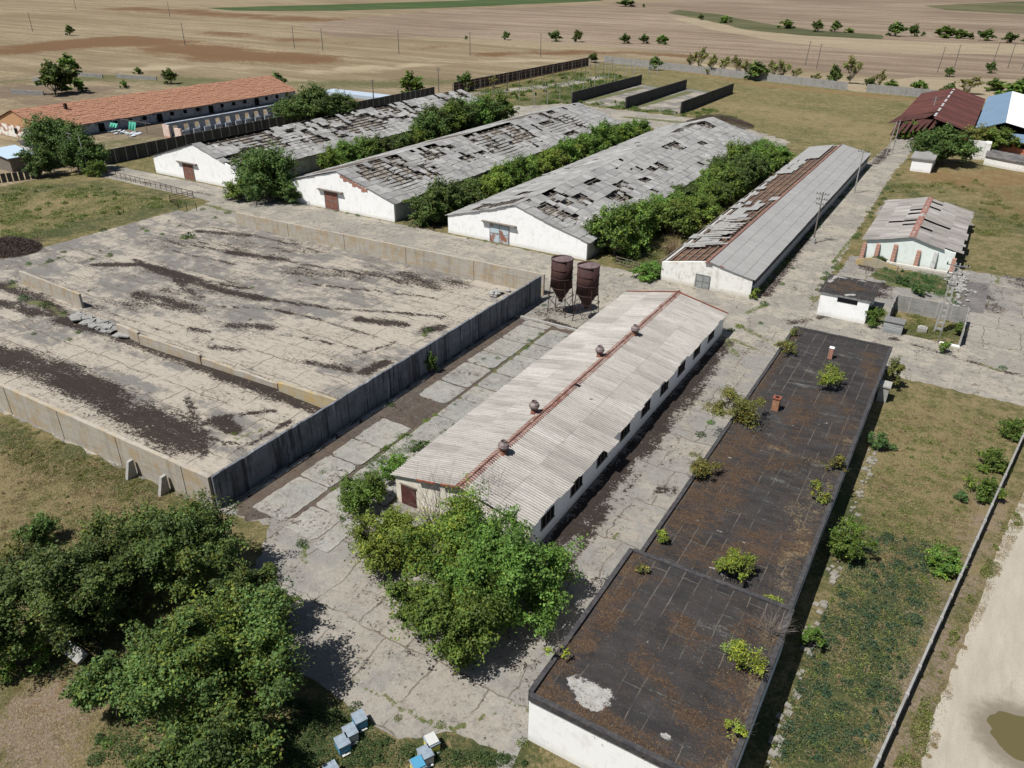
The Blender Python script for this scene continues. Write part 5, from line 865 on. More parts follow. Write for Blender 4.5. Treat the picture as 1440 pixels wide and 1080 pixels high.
pole(1092, 115, 7.5, 'dark post by the pale panel fence beside the full green bush', 0, r=.16)
# latticed concrete H pole of the transformer yard
x, y = .75, 93.6; t = thing('lattice_pole', 'wide concrete pole with rectangular openings rising from the roofless enclosure', 'pole', (x, y, 0)); v = MB()
for s_ in (-1, 1): v.add([(x+s_*.36-.1, y-.14, -.1), (x+s_*.36+.1, y-.14, -.1), (x+s_*.36+.1, y+.14, -.1), (x+s_*.36-.1, y+.14, -.1), (x+s_*.2-.06, y-.1, 8.2), (x+s_*.2+.06, y-.1, 8.2), (x+s_*.2+.06, y+.1, 8.2), (x+s_*.2-.06, y+.1, 8.2)], [(0,3,2,1),(4,5,6,7),(0,1,5,4),(1,2,6,5),(2,3,7,6),(3,0,4,7)])
v.build('pole', M['post'], t); v = MB()
for i in range(11): z = .3+i*.74; w_ = .27-(.16*z/8.2); v = MB(); v.box(x-w_-.03, x+w_+.03, y-.09, y+.09, z, z+.24); v.build('rung', M['post'], t)
for z, L in ((7.9, 1.1), (6.9, .8), (5.7, .6)): v = MB(); v.box(x-L, x+L, y-.16, y-.1, z, z+.1); o = v.build('crossarm', M['steel'], t); [(lambda q: q.build('insulator', M['dark'], o))(MB().lathe((x+s_*(L-.1), y-.13, z+.1), [(.04, 0), (.08, .06), (.05, .16), (.03, .26)], 8, (True, True))) for s_ in (-1, 1)]
# ================================================================== transformer enclosure
def panels(name, label, a_, b_, h, n, mat, cat='fence', pw=.2, t=.08, rows=4, posts=True, rag=.02, group=None, postcut=90):
    a_ = Vector(a_); b_ = Vector(b_); d = (b_-a_)/n; f = thing(name, label, cat, (a_.x, a_.y, 0), group); m_ = MB(); r = random.Random(n+int(h*10)); u = d.normalized(); nn = Vector((-u.y, u.x))
    for i in range(n):
        for k in range(rows):
            p, q = a_+d*i+u*.1, a_+d*(i+1)-u*.1; z0 = h*k/rows; z1 = h*(k+1)/rows-.012+(r.uniform(-rag, rag) if k == rows-1 else 0); o = nn*(t/2); e_ = r.uniform(-.012, .012); p = p+nn*e_; q = q+nn*e_
            m_.add([(p.x-o.x, p.y-o.y, z0), (q.x-o.x, q.y-o.y, z0), (q.x+o.x, q.y+o.y, z0), (p.x+o.x, p.y+o.y, z0), (p.x-o.x, p.y-o.y, z1), (q.x-o.x, q.y-o.y, z1), (q.x+o.x, q.y+o.y, z1), (p.x+o.x, p.y+o.y, z1)], [(0,3,2,1),(4,5,6,7),(0,1,5,4),(1,2,6,5),(2,3,7,6),(3,0,4,7)])
    m_.build('panel', M[mat], f)
    if posts:
        for i in range(n+1):
            if i >= postcut: break
            p = a_+d*i; lx = r.uniform(-.04, .04); v = MB(); v.box(p.x-.09, p.x+.09, p.y-.09, p.y+.09, -.1, h+.07+lx); v.build('post', M['post'], f)
    return f
panels('enclosure_wall', 'grey panelled back wall of the roofless enclosure around the latticed pole', (-4.4, 97.9), (3.1, 97.7), 2.0, 5, 'panelwall', 'wall'); panels('enclosure_wall', 'left side wall of the roofless enclosure, seen edge-on by the metal box', (-4.5, 97.6), (-4.5, 92.0), 1.9, 3, 'panelwall', 'wall'); panels('enclosure_wall', 'right side wall of the roofless enclosure with a dark bush inside it', (3.2, 97.4), (3.1, 90.7), 1.9, 3, 'panelwall', 'wall')
s = MB(); s.box(-4.7, -2.7, 90.2, 91.7, 0, 1.35); mbx = s.build('metal_box', (lambda a: (a.col(a.ramp(a.noise(1, 5, a.pos((.4, .4, 9)), .7), [(.4, (.17, .175, .17)), (.6, (.36, .375, .37))])), a.mat)[-1])(MT('banded_metal'))); tag(mbx, 'grey banded metal box at the front left corner of the roofless enclosure', 'box'); s = MB(); s.box(-4.78, -2.62, 90.1, 91.8, 1.36, 1.42); s.build('lid', M['steel'], mbx)
x, y = G(1296, 466); s = MB(); s.box(x-.5, x+.5, y-.4, y+.4, 0, .5); s.box(x-.35, x+.3, y-.25, y+.3, .5, .62); tag(s.build('concrete_block', M['post']), 'broken white concrete block on the grass inside the roofless enclosure', 'block')
s = MB(); s.bar((1.0, 90.6, 0), (1.15, 90.6, 2.3), .05, .05, 5); tag(s.build('metal_post', M['steel']), 'thin pale post at the open front of the roofless enclosure', 'post')
s = MB(); s.slab([(1.2, 90.3, .12), (3.2, 90.2, .1), (3.1, 90.6, .16), (1.2, 90.7, .14)], .1); tag(s.build('sill_slab', M['white']), 'pale curved sill across the open front of the roofless enclosure', 'sill')
pc2 = G(1447, 1042)
for i in range(1): pass
sheet('grass_patch', [(-4.3, 90.9), (3.0, 90.7), (3.1, 97.6), (-4.3, 97.8)], .5, .022, M['grass'], [('green', [(-2, 92), (2.5, 94)], 2.5, .9), ('dry', [(2.2, 92)], 1, 1)], attrs=A4, seed=51)
sheet('grass_patch', [(-9, 108.5), (-2, 107), (2.2, 106), (1.5, 112), (-3, 113.5), (-8, 115)], .5, .022, M['grass'], [('green', [(-8, 111), (0, 109)], 3, .9)], jit=.5, attrs=A4, seed=52)
# ================================================================== white hut
hut = thing('hut', 'small white hut with black flaking flat roof and a dark slit window, by the lane', 'hut', (-9.4, 91.4, 0)); s = MB(); s.box(-12.1, -6.75, 91.4, 97.6, -.1, 2.77); s.build('wall', M['white'], hut)
sheet('roof', [(-12.4, 91.25), (-6.45, 91.25), (-6.45, 98.1), (-12.4, 98.1)], .4, 2.93, M['bitumen'], [('pale', [(-12, 95), (-11.6, 97.8)], .35, .9), ('pale', [(-9.6, 91.6), (-8.6, 92.4)], .35, 1.0), ('pale', [(-11, 97.6), (-8.3, 97.7)], .3, .85), ('moss', [(-10.5, 94), (-9, 95)], 1.6, .8)], attrs=('pale', 'tan', 'moss'), kind=None, parent=hut, seed=41)
s = MB(); s.box(-12.4, -6.45, 91.25, 98.1, 2.78, 2.9); s.build('roof_slab', simple('flaking_edge', (.3, .3, .29), (.06, .06, .06), 3), hut); s = MB(); s.box(-10.2, -8.0, 91.36, 91.39, 2.1, 2.6); s.build('window', M['dark'], hut)
# ================================================================== small hall with brick piers
sh = thing('small_hall', 'small hall with sagging two-slope sheet roof, pale green wall and brick piers', 'building', (-5.4, 116.4, 0)); X0, X1, XM, Y0, Y1, ZE, ZR = -11.0, .3, -5.4, 116.6, 141.2, 2.6, 3.95
s = MB(); gable_wall(s, X0, X1, XM, Y0, .3, ZE, ZR-.05); s.build('gable', M['mint'], sh); s = MB(); s.box(X0, X0+.3, Y0+.31, Y1, -.1, ZE-.06); s.box(X1-.3, X1, Y0+.31, Y1, -.1, ZE-.06); gable_wall(s, X0+.31, X1-.31, XM, Y1-.3, .29, ZE-.04, ZR-.1); s.build('wall', M['greyrender'], sh)
P = MB(); tv = []; r = random.Random(12)
for side in (0, 1):
    xe = X0-.5 if side == 0 else X1+.5
    for j in range(22):
        ya = Y0-.3+j*(Y1-Y0+.6)/22; yb = ya+(Y1-Y0+.6)/22+.04
        for i in range(3):
            if i == 2 and ((side, j) in ((1, 21), (1, 19), (0, 12), (1, 9), (0, 6), (0, 14), (1, 16), (1, 5), (0, 8))): continue
            if i == 1 and (side, j) in ((1, 9), (0, 8)): continue
            if i == 0 and side == 1 and j < 1: continue
            u0, u1 = i/3-.02, (i+1)/3; sag = lambda u, y: -.12*math.sin(math.pi*u)*(.6+.4*math.sin(y*.4)); f_ = lambda u, y, dz=0: (xe+(XM-xe)*u, y, ZE-.1+(ZR-ZE+.1)*u+.05+sag(max(0, u), y)+dz)
            ex = -.05 if (side == 1 and i == 0 and r.random() < .3) else 0; P.slab([f_(u0+ex, ya, .03), f_(u0+ex, yb, .03+r.uniform(0, .03)), f_(u1, yb, r.uniform(0, .03)), f_(u1, ya, 0)], .02); tv += [min(1, max(0, r.gauss(.5, .16)))]*6
o = P.build('roof', M['asbS'], sh); tint_attr(o, tv)
s = MB(); s.slab([(X0, Y0+.4, 2.3), (X0, Y1-.4, 2.3), (XM, Y1-.4, 3.6), (XM, Y0+.4, 3.6)], .05); s.slab([(XM+.01, Y0+.4, 3.6), (XM+.01, Y1-.4, 3.6), (X1, Y1-.4, 2.3), (X1, Y0+.4, 2.3)], .05); s.build('ceiling', M['timber'], sh)
s = MB(); y = Y0-.1
while y < Y1-.3:
    if not (11.5 < y-Y0 < 13): s.slab([(XM-.4, y, ZR+.04+r.uniform(-.05, .05)), (XM+.4, y, ZR+.04), (XM+.4, y+.62, ZR+.05), (XM-.4, y+.62, ZR+.05+r.uniform(-.05, .05))], .06)
    y += .6
s.build('ridge_tiles', simple('broken_red_tiles', (.33, .16, .12), (.13, .07, .06), 2.2), sh)
for px, py0, hh, mt in ((1230, 1, 1.9, 'brick'), (1236, 1, 2.0, 'brick'), (1253, 1, 2.2, 'brick'), (1288, 1, 2.1, 'brick'), (1308, 1, 2.1, 'greyrender')):
    pass
for xk, hh, mt in ((-11.1, 2.1, 'brick'), (-9.3, 2.2, 'brick'), (-7.1, 2.5, 'brick'), (-4.1, 2.2, 'brick'), (-2.0, 2.4, 'greyrender'), (.35, 1.9, 'brick')):
    s = MB(); s.add([(xk-.27, Y0-.75, -.1), (xk+.27, Y0-.75, -.1), (xk+.27, Y0-.02, -.1), (xk-.27, Y0-.02, -.1), (xk-.25, Y0-.28, hh), (xk+.25, Y0-.28, hh), (xk+.25, Y0-.02, hh+.1), (xk-.25, Y0-.02, hh+.1)], [(0,3,2,1),(4,5,6,7),(0,1,5,4),(1,2,6,5),(2,3,7,6),(3,0,4,7)]); s.build('brick_pier' if mt == 'brick' else 'pier', M[mt], sh)
s = MB(); s.box(-8.5, 1.0, Y0-1.1, Y0-.8, -.05, .25); s.build('plinth', M['whitedirty'], sh)
a_ = MB(); V = []; n = 14
for i in range(n+1): u = i/n; V.append((-11.4+u*6.2, 112.9, .55+.75*max(0, math.sin(math.pi*min(1, u*1.35)))*(1-.3*u)))
vs = [(x, y, -.05) for x, y, z in V]+V+[(x, y+.22, -.05) for x, y, z in V]+[(x, y+.22, z) for x, y, z in V]; k = n+1; F = []
for i in range(n): F += [(i, i+1, k+i+1, k+i), (2*k+i+1, 2*k+i, 3*k+i, 3*k+i+1), (k+i, k+i+1, 3*k+i+1, 3*k+i)]
F += [(0, k, 3*k, 2*k), (k-1, 3*k-1, 4*k-1, 2*k-1)]; a_.add(vs, F); tag(a_.build('garden_wall', M['ochrewall']), 'low curved-topped yellowish wall in front of the small hall', 'wall')
for px, py, lab in ((1217, 385, 'left gatepost of the low curved wall'), (1260, 387, 'right gatepost of the low curved wall')):
    x, y = G(px, py); s = MB(); s.bar((x, y, 0), (x, y, 1.3), .07, .06, 6); tag(s.build('gatepost', M['timber']), lab, 'post')
s = MB(); rr = random.Random(14)
for i in range(150):
    x, y = G(rr.gauss(1347, 8), rr.gauss(392, 17)); q = rr.uniform(.1, .3); z = rr.uniform(.05, .22); s.slab([(x-q, y-q*.6, z), (x+q*.7, y-q, z+rr.uniform(-.1, .1)), (x+q, y+q*.8, z), (x-q*.6, y+q, z+.1)], .1)
struct(tag(s.build('rubble', M['board']), 'heap of broken pale masonry along the right side of the small hall', 'rubble'), 'stuff')
# ================================================================== fences
panels('panel_fence', 'thin-topped concrete panel fence between the weedy grass and the pale dirt road', (2.9, 29.0), (9.8, 75.5), 1.1, 19, 'panelwall', rows=3, t=.13, rag=.03)
panels('boundary_wall', 'long black panel wall with pale posts, left of the first barn', (-149.6, 92.5), (-150.6, 205), 2.8, 46, 'blackwall', 'wall', rows=4, t=.1); panels('boundary_wall', 'long black panel wall beyond the trellis yard', (-149.6, 214), (-149.2, 311), 3.2, 32, 'blackwall', 'wall', rows=4, t=.1, postcut=0)
panels('panel_fence', 'pale grey panel fence at the far end of the compound, left half', (-149, 326), (-45.5, 298.5), 2.6, 42, 'panelwall'); panels('panel_fence', 'pale grey panel fence at the far end of the compound, right of the gap', (-39, 298), (-11, 295), 2.6, 12, 'panelwall')
for (xa, y0_, y1_, lab) in ((-109.2, 217.5, 271.5, 'first black silage wall, nearest the trellis posts'), (-91.9, 217.5, 269, 'middle black silage wall between two pale pads'), (-75.7, 218.8, 268.5, 'rightmost black silage wall, with the tapering near end')):
    o = wallrun((xa, y0_), (xa-.2, y1_), 3.2, 3.0, .3, seed=int(-xa)); tag(o.build('silage_wall', M['blackwall']), lab, 'wall')
# trellis yard: rows of thin posts with rails
k = 0
for X in (-143, -133.5, -124, -114.5):
    t = thing('trellis_row', {-143: 'row of tall thin posts with a rusty rail nearest the black boundary wall', -133.5: 'second row of tall thin posts from the black boundary wall', -124: 'third row of tall thin posts from the black boundary wall', -114.5: 'row of tall pale posts nearest the first black silage wall'}[X], 'trellis', (X, 205, 0), 'rows of trellis posts')
    for i in range(13): y = 204+i*8.0; s = MB(); s.bar((X, y, 0), (X+rr.uniform(-.15, .15), y+rr.uniform(-.15, .15), 4.1), .11, .09, 5); s.build('post', M['post' if X > -130 else 'timber'], t)
    if X < -130: s = MB(); s.bar((X, 204, 3.9), (X, 300, 3.9), .06, .06, 4); s.bar((X, 204, 2.9), (X, 300, 2.9), .04, .04, 4); s.build('rail', M['redtrim'], t)
s = MB()
for i in range(9): x = -144+i*3.6; s.bar((x, 301, 0), (x, 301, 3.2), .12, .12, 4)
s.bar((-144, 301, 3.1), (-115, 301, 3.1), .1, .1, 4); s.bar((-144, 301, 1.7), (-115, 301, 1.7), .1, .1, 4); tag(s.build('pen_gate', M['post']), 'pale gate frames across the far end of the trellis yard', 'gate')
# pipe railing
t = thing('pipe_railing', 'long rusty pipe railing along the cross road, from the dark trees to the corner gate', 'railing', (-142, 87.4, 0)); pa = Vector((-141.5, 87.3)); pb = Vector(G(272, 278)); n = 17
for i in range(n+1): p = pa.lerp(pb, i/n); s = MB(); s.bar((p.x, p.y, 0), (p.x, p.y, 1.15), .045, .045, 5); s.build('post', M['rust'], t)
s = MB(); s.bar((pa.x, pa.y, 1.12), (pb.x, pb.y, 1.12), .045, .045, 5); s.bar((pa.x, pa.y, .6), (pb.x, pb.y, .6), .03, .03, 5); s.build('rail', M['rust'], t)
t = thing('pipe_gate', 'rusty pipe gate and stub posts at the corner of the meadow', 'gate', (*G(272, 285), 0)); c = [G(272, 278), G(240, 285), G(251, 293), G(263, 296), G(277, 297)]
for i, p in enumerate(c): s = MB(); s.bar((p[0], p[1], 0), (p[0], p[1], 1.25), .06, .06, 5); s.build('post', M['rust'], t)
s = MB()
for z in (.45, .8, 1.2): s.bar((*c[0], z), (*c[1], z), .04, .04, 5); s.bar((*c[1], z), (*c[2], z), .04, .04, 5)
s.build('rail', M['rust'], t)
# ================================================================== red-tiled house, ruin and sheds (upper left)
rh = thing('tiled_house', 'very long low house with orange-red tiled roof and brick gable, left background', 'house', (-187, 99, 0)); a0, a1, am, b0, b1 = -199.5, -180.5, -190.2, 98.5, 176
s = MB(); gable_wall(s, a0, a1, am, b0, .35, 2.7, 5.9); s.build('gable', (lambda a: (lambda z: (a.L(z.inputs[0], a.pos()), a.col(a.mix(a.step(z.outputs['Z'], 2.55, 2.62), a.mix(a.step(a.noise(.8, 5), .5, .6), (.68, .66, .6), (.32, .14, .09)), (.42, .24, .13))), a.mat)[-1])(a.N('ShaderNodeSeparateXYZ')))(MT('brick_and_plaster_gable')), rh)
s = MB(); s.box(a1-.35, a1, b0+.36, b1, -.1, 2.6); s.box(a0, a0+.35, b0+.36, b1, -.1, 2.6); gable_wall(s, a0+.36, a1-.36, am, b1-.35, .34, 2.6, 5.7); s.build('wall', wall_mat('mottled_plaster', (.30, .33, .38), (.10, .095, .095), 1.2), rh)  # side and back walls: dark bluish plaster with darker mottling
P = MB(); rr = random.Random(17)
for side in (0, 1):
    xe, s_ = (a0-.6, 1) if side == 0 else (a1+.6, -1); n = 60
    for j in range(n):
        ya = b0-.3+j*(b1-b0+.6)/n; yb = ya+(b1-b0+.6)/n+.02
        for i in range(13): u0, u1 = i/13-.006, (i+1)/13; z = lambda u: 2.55+(6.05-2.55)*u+.06*math.sin(ya*.35)+.03*math.sin(ya*1.3+u*9); q = rr.uniform(0, .07); P.slab([(xe+(am-xe)*u0, ya, z(u0)+.04+q), (xe+(am-xe)*u0, yb, z(u0)+.04+q), (xe+(am-xe)*u1, yb, z(u1)+q), (xe+(am-xe)*u1, ya, z(u1)+q)], .06)
P.build('roof', M['tile'], rh)
for i in range(16):
    y = 112+i*4; s = MB(); s.box(a1+.02, a1+.05, y, y+(1.1 if i % 4 else 1.6), .2 if i % 4 == 0 else 1.2, 2.1); s.build('door' if i % 4 == 0 else 'window', M['dark'], rh)
for xx, ww_, z0, z1, nm in ((-187.8, 1.5, .05, 2.1, 'door'), (-184.2, 1.4, 1.3, 2.1, 'window'), (-191.5, 1.2, .8, 2.0, 'window')): s = MB(); s.box(xx, xx+ww_, b0-.05, b0-.02, z0, z1); s.build(nm, M['steel'] if nm == 'door' else M['dark'], rh)
s = MB(); s.box(-187.6, -187.0, 109, 109.6, 4.6, 6.4); s.build('chimney', M['rust'], rh)
ru = thing('ruined_shed', 'roofless row of wall with square window holes and pinkish brick end, behind the black wall', 'ruin', (-164, 117, 0)); s = MB()
for i in range(15):
    y = 118+i*3.1; s.box(-164.0, -163.7, y, y+1.7, 0, 2.8); s.box(-164.0, -163.7, y+1.7, y+3.1, 0, .9); s.box(-164.0, -163.7, y+1.7, y+3.1, 2.2, 2.8); s.box(-158.4, -158.1, y, y+1.9, 0, 1.9); s.box(-158.4, -158.1, y+1.9, y+3.1, 0, .8)
s.box(-164.2, -163.3, 118, 164.5, 2.81, 2.95); s.build('window_wall', wall_mat('bluish_plaster', (.3, .34, .4), (.14, .14, .14), .9), ru); s = MB(); pp = wall_mat('pink_plaster', (.62, .5, .44), (.4, .17, .1), .8); s.box(-164, -161.8, 117.2, 117.6, 0, 2.8); s.build('end_wall', pp, ru); MB().box(-160, -157.8, 117.2, 117.6, 0, 2.4).build('end_wall', pp, ru)
def shed(name, lab, x0, x1, y0, y1, z0, z1, wm, rm, cat='shed'):
    t = thing(name, lab, cat, (x0, y0, 0)); s = MB(); s.box(x0, x1, y0, y1, -.1, min(z0, z1)-.02); s.build('wall', wm, t); s = MB(); s.slab([(x0-.4, y0-.4, z0), (x0-.4, y1+.4, z0), (x1+.4, y1+.4, z1), (x1+.4, y0-.4, z1)], .12); s.build('roof', rm, t); return t
shed('shed', 'pale shed with dark purple-brown roof between the red house and the trees', -166.5, -160.5, 86.0, 91.5, 3.9, 3.6, M['whitedirty'], simple('purple_brown_roof', (.10, .075, .085), (.07, .05, .06)))
shed('lean_to', 'pale blue lean-to roof at the left edge', -165.0, -158.8, 79.2, 84.0, 3.5, 2.6, M['timber'], bare('pale_blue_sheet', (.42, .52, .62)))
panels('black_fence', 'black fence along the meadow at the left edge', G(-40, 262), G(60, 250), 1.6, 12, 'blackwall', postcut=0)
t = thing('tarp_line', 'turquoise sheets hung over poles in front of the long tiled house', 'tarp', (-175.5, 116, 0))
for (x, y, w_, h_) in ((-176.6, 113.6, 1.3, .9), (-174.6, 117.0, 1.3, 1.8)):
    pass; s = MB(); n = 8
    for i in range(n): s.slab([(x-w_+2*w_*i/n, y+.15*math.sin(i*1.7), 2.4), (x-w_+2*w_*(i+1)/n, y+.15*math.sin((i+1)*1.7), 2.4), (x-w_+2*w_*(i+1)/n, y-.5+.3*math.sin((i+1)*2.3), 2.4-h_), (x-w_+2*w_*i/n, y-.5+.3*math.sin(i*2.3), 2.4-h_)], .02)
    s.build('tarp', bare('turquoise_cloth', (.09, .42, .3)), t)
x, y = -175.5, 116.5; s = MB()
for dx in (-5, 0, 5): s.bar((x+dx, y+1, 0), (x+dx, y+1, 2.6), .08, .08, 5)
s.bar((x-7, y+1, 2.5), (x+7, y+1, 2.5), .05, .05, 4); s.build('poles', M['timber'], t)
x, y = G(172, 187); s = MB(); rr = random.Random(18)
for i in range(40): xx, yy = x+rr.uniform(-5, 6), y+rr.uniform(-2, 2); q = rr.uniform(.2, .5); s.slab([(xx-q, yy-q, .2), (xx+q, yy-q, .25), (xx+q, yy+q, .2), (xx-q, yy+q, .3)], .15)
struct(tag(s.build('junk', bare('pale_plastic', (.5, .53, .56))), 'scattered pale bluish scrap on the yard of the tiled house', 'scrap'), 'stuff')
for px, py, L, lab in ((70, 118, 9, 'low dark garden wall beyond the red roof, left'), (105, 108, 10, 'pale foundation wall beyond the red roof'), (185, 112, 8, 'low pale wall in the garden strip'), (30, 134, 5, 'short dark wall beyond the red roof by the edge')):
    x, y = G(px, py); tag(wallrun((x-L, y), (x+L, y+4), 1.3, 1.1, .4, seed=px).build('garden_wall', M['panelwall']), lab, 'wall')
s = MB(); x, y = G(505, 136); s.box(x-13, x+13, y-3, y+3, 0, 1.0); tag(s.build('water_trough', bare('pale_blue_cover', (.38, .45, .52))), 'long pale bluish covered strip behind the first barn', 'trough')
# ================================================================== halls at the upper right
ha = thing('rusty_hall', 'hall with rust-red two-slope roof and a collapsed dark front corner', 'building', (-9, 208, 0)); y0_, y1_ = 213, 276
s = MB()
for i in range(21):
    ya = y0_+i*3; yb = ya+3.02; mz = lambda y: 0
    s.slab([(-12.0, ya, 5.8), (-12.0, yb, 5.8), (-3.4, yb, 3.4), (-3.4, ya, 3.4)], .08)
    if i > 3: s.slab([(-20.5, ya, 3.6), (-20.5, yb, 3.6), (-12.05, yb, 5.8), (-12.05, ya, 5.8)], .08)
o = s.build('roof', M['rustroof'], ha); tint_attr(o, [rnd.random()*.6+.2 for _ in o.data.polygons]); s = MB()
rr = random.Random(21)
for i in range(7): x = -20.5+i*1.3; s.slab([(x, 213+i*.3, 1.1+i*.3), (x+.5, 213+i*.3, 1.2+i*.3), (x+1.6+rr.random(), 221, 4.4+rr.uniform(-.3, .3)), (x+.7, 221, 4.2)], .06)
s.slab([(-22, 217, 3.1), (-20.6, 226, 3.7), (-12.2, 225, 5.5), (-14, 221, 4.6)], .06); s.build('fallen_sheets', M['rustroof'], ha)
s = MB(); s.box(-20.2, -19.9, 226, y1_-1, 0, 3.4); s.box(-20, -4, y1_-1.3, y1_-1, 0, 3.3); s.box(-3.9, -3.6, y0_+1, y1_-1, 0, 3.2); s.build('wall', M['dark'], ha); s = MB(); s.box(-6.8, -3.9, y0_+.6, y0_+.9, 0, 3.2); s.build('front_wall', bare('orange_render', (.72, .30, .16)), ha); rcx = MB()
for i in range(20): 
    if i % 3: y = y0_+i*3; rcx.box(-12.3, -11.8, y, y+2.2, 5.83, 5.9)
rcx.build('ridge_strip', M['greyrender'], ha)
hb = thing('blue_roofed_hall', 'hall with blue and white metal roofs beside the rusty hall', 'building', (3, 222, 0)); o = MB().slab([(-3.1, 219.5, 3.3), (-3.1, 282, 3.3), (2.7, 282, 5.4), (2.7, 219.5, 5.4)], .1).build('roof', M['blueroof'], hb); tint_attr(o, [.5]*6)
o = MB().slab([(2.75, 219.5, 5.4), (2.75, 282, 5.4), (14, 282, 3.0), (14, 219.5, 3.0)], .1).build('roof', M['whiteroof'], hb); tint_attr(o, [.5]*6); o = MB().slab([(-1, 211, 2.5), (-1, 218, 3.3), (22, 218, 3.3), (22, 211, 2.5)], .1).build('annex_roof', M['blueroof'], hb); tint_attr(o, [.4]*6)
s = MB(); s.box(-2.8, 19, 220.2, 281, 0, 3.0); s.build('wall', M['dark'], hb); s = MB(); s.box(-.6, 21, 211.6, 217.6, 0, 2.4); w2 = s.build('annex_wall', bare('orange_render2', (.62, .22, .13)), hb)
for i in range(5): x = 4+i*2.6; s = MB(); s.box(x, x+1.2, 211.53, 211.57, 1.2, 2.0); s.build('window', M['dark'], w2)
t = thing('far_hut', 'small white hut with dark flat roof at the end of the lane', 'hut', (-10, 179.5, 0)); s = MB(); s.box(-12.0, -8.2, 179.4, 192, -.1, 2.5); s.build('wall', M['white'], t); s = MB(); s.box(-12.4, -7.9, 179.1, 193, 2.51, 2.75); s.build('roof', M['panelwall'], t)
s = MB(); s.box(-3.4, 0, 199.5, 200, 0, 3.9); s.box(.01, 1.1, 199.6, 202.5, 0, 3.6); tag(s.build('ruined_wall', M['whitedirty']), 'tall blank white wall remnant right of the big dark green tree', 'wall')
t = thing('low_curved_shed', 'low dark weathered roof with curved pale edge at the right margin', 'shed', (3, 193, 0)); s = MB(); n = 12
for i in range(n):
    q0, q1 = i/n, (i+1)/n; fx = lambda q: .6+q*13; fy = lambda q: 194.5-3.5*math.sin(q*2.2); s.slab([(fx(q0), fy(q0), 1.9), (fx(q1), fy(q1), 1.9), (fx(q1), fy(q1)+7, 2.2), (fx(q0), fy(q0)+7, 2.2)], .2)
s.build('roof', simple('dark_weathered_roof', (.17, .16, .15), (.06, .055, .055), .6), t); s = MB()
for i in range(n): q0, q1 = i/n, (i+1)/n; s.slab([(fx(q0), fy(q0)+.25, 1.68), (fx(q1), fy(q1)+.25, 1.68), (fx(q1), fy(q1)+.6, 1.68), (fx(q0), fy(q0)+.6, 1.68)], 1.7)
s.build('wall', M['whitedirty'], t)
# ================================================================== beehives
HM = {'blue': bare('blue_hive_paint', (.07, .27, .42), .6), 'yellow': bare('yellow_hive_paint', (.75, .66, .12), .6), 'lidgrey': simple('zinc_lid', (.26, .31, .36), (.15, .18, .21), 3, .6, .3), 'white': bare('white_hive_paint', (.5, .5, .47), .6)}
def hive(px, py, rz, body, label, extra=None, lid='lidgrey'):
    x, y = G(px, py, .75); t = thing('beehive', label, 'beehive', (x, y, 0), 'beehives in the grass', rz, world=False)
    def q(name, m_, *b, par=t): s = MB(); s.box(*b); return s.build(name, m_, par)
    q('hive_body', HM[body], -.36, .36, -.3, .3, .12, .62); q('stand', M['timber'], -.33, .33, -.27, .27, 0, .115); l = q('lid', HM[lid], -.39, .39, -.33, .33, .625, .74); q('landing_board', HM['white'], .37, .5, -.22, .22, .12, .15); q('entrance', M['dark'], .362, .37, -.2, .2, .17, .2)
    if extra: q('super', HM[extra], -.34, .34, -.28, .28, .745, .84, par=l)
    return t
hive(505, 1007, -.45, 'blue', 'highest blue beehive with grey lid, next to the concrete edge'); hive(492, 1026, -.45, 'white', 'grey-lidded beehive with dark marks between two blue ones'); hive(481, 1041, -.45, 'blue', 'blue beehive with open top next to the bush'); hive(466, 1080, -.4, 'white', 'lone beehive cut by the bottom edge')
hive(607, 1040, -.5, 'yellow', 'yellow beehive with white-spotted lid, uppermost of its row', 'white'); hive(598, 1057, -.5, 'white', 'middle beehive of the right row, with cream body'); hive(588, 1073, -.5, 'yellow', 'lowest beehive of the right row, blue and yellow', 'blue')
# leaning white slab under the walnut trees
s = MB(); x, y = G(105, 915); s.slab([(x-1.9, y-.5, .25), (x+1.5, y-.7, .45), (x+1.6, y-.1, .8), (x-1.8, y+.1, .7)], .2); tag(s.build('broken_slab', M['panelwall']), 'pale broken concrete slab under the dark trees at the lower left', 'slab')
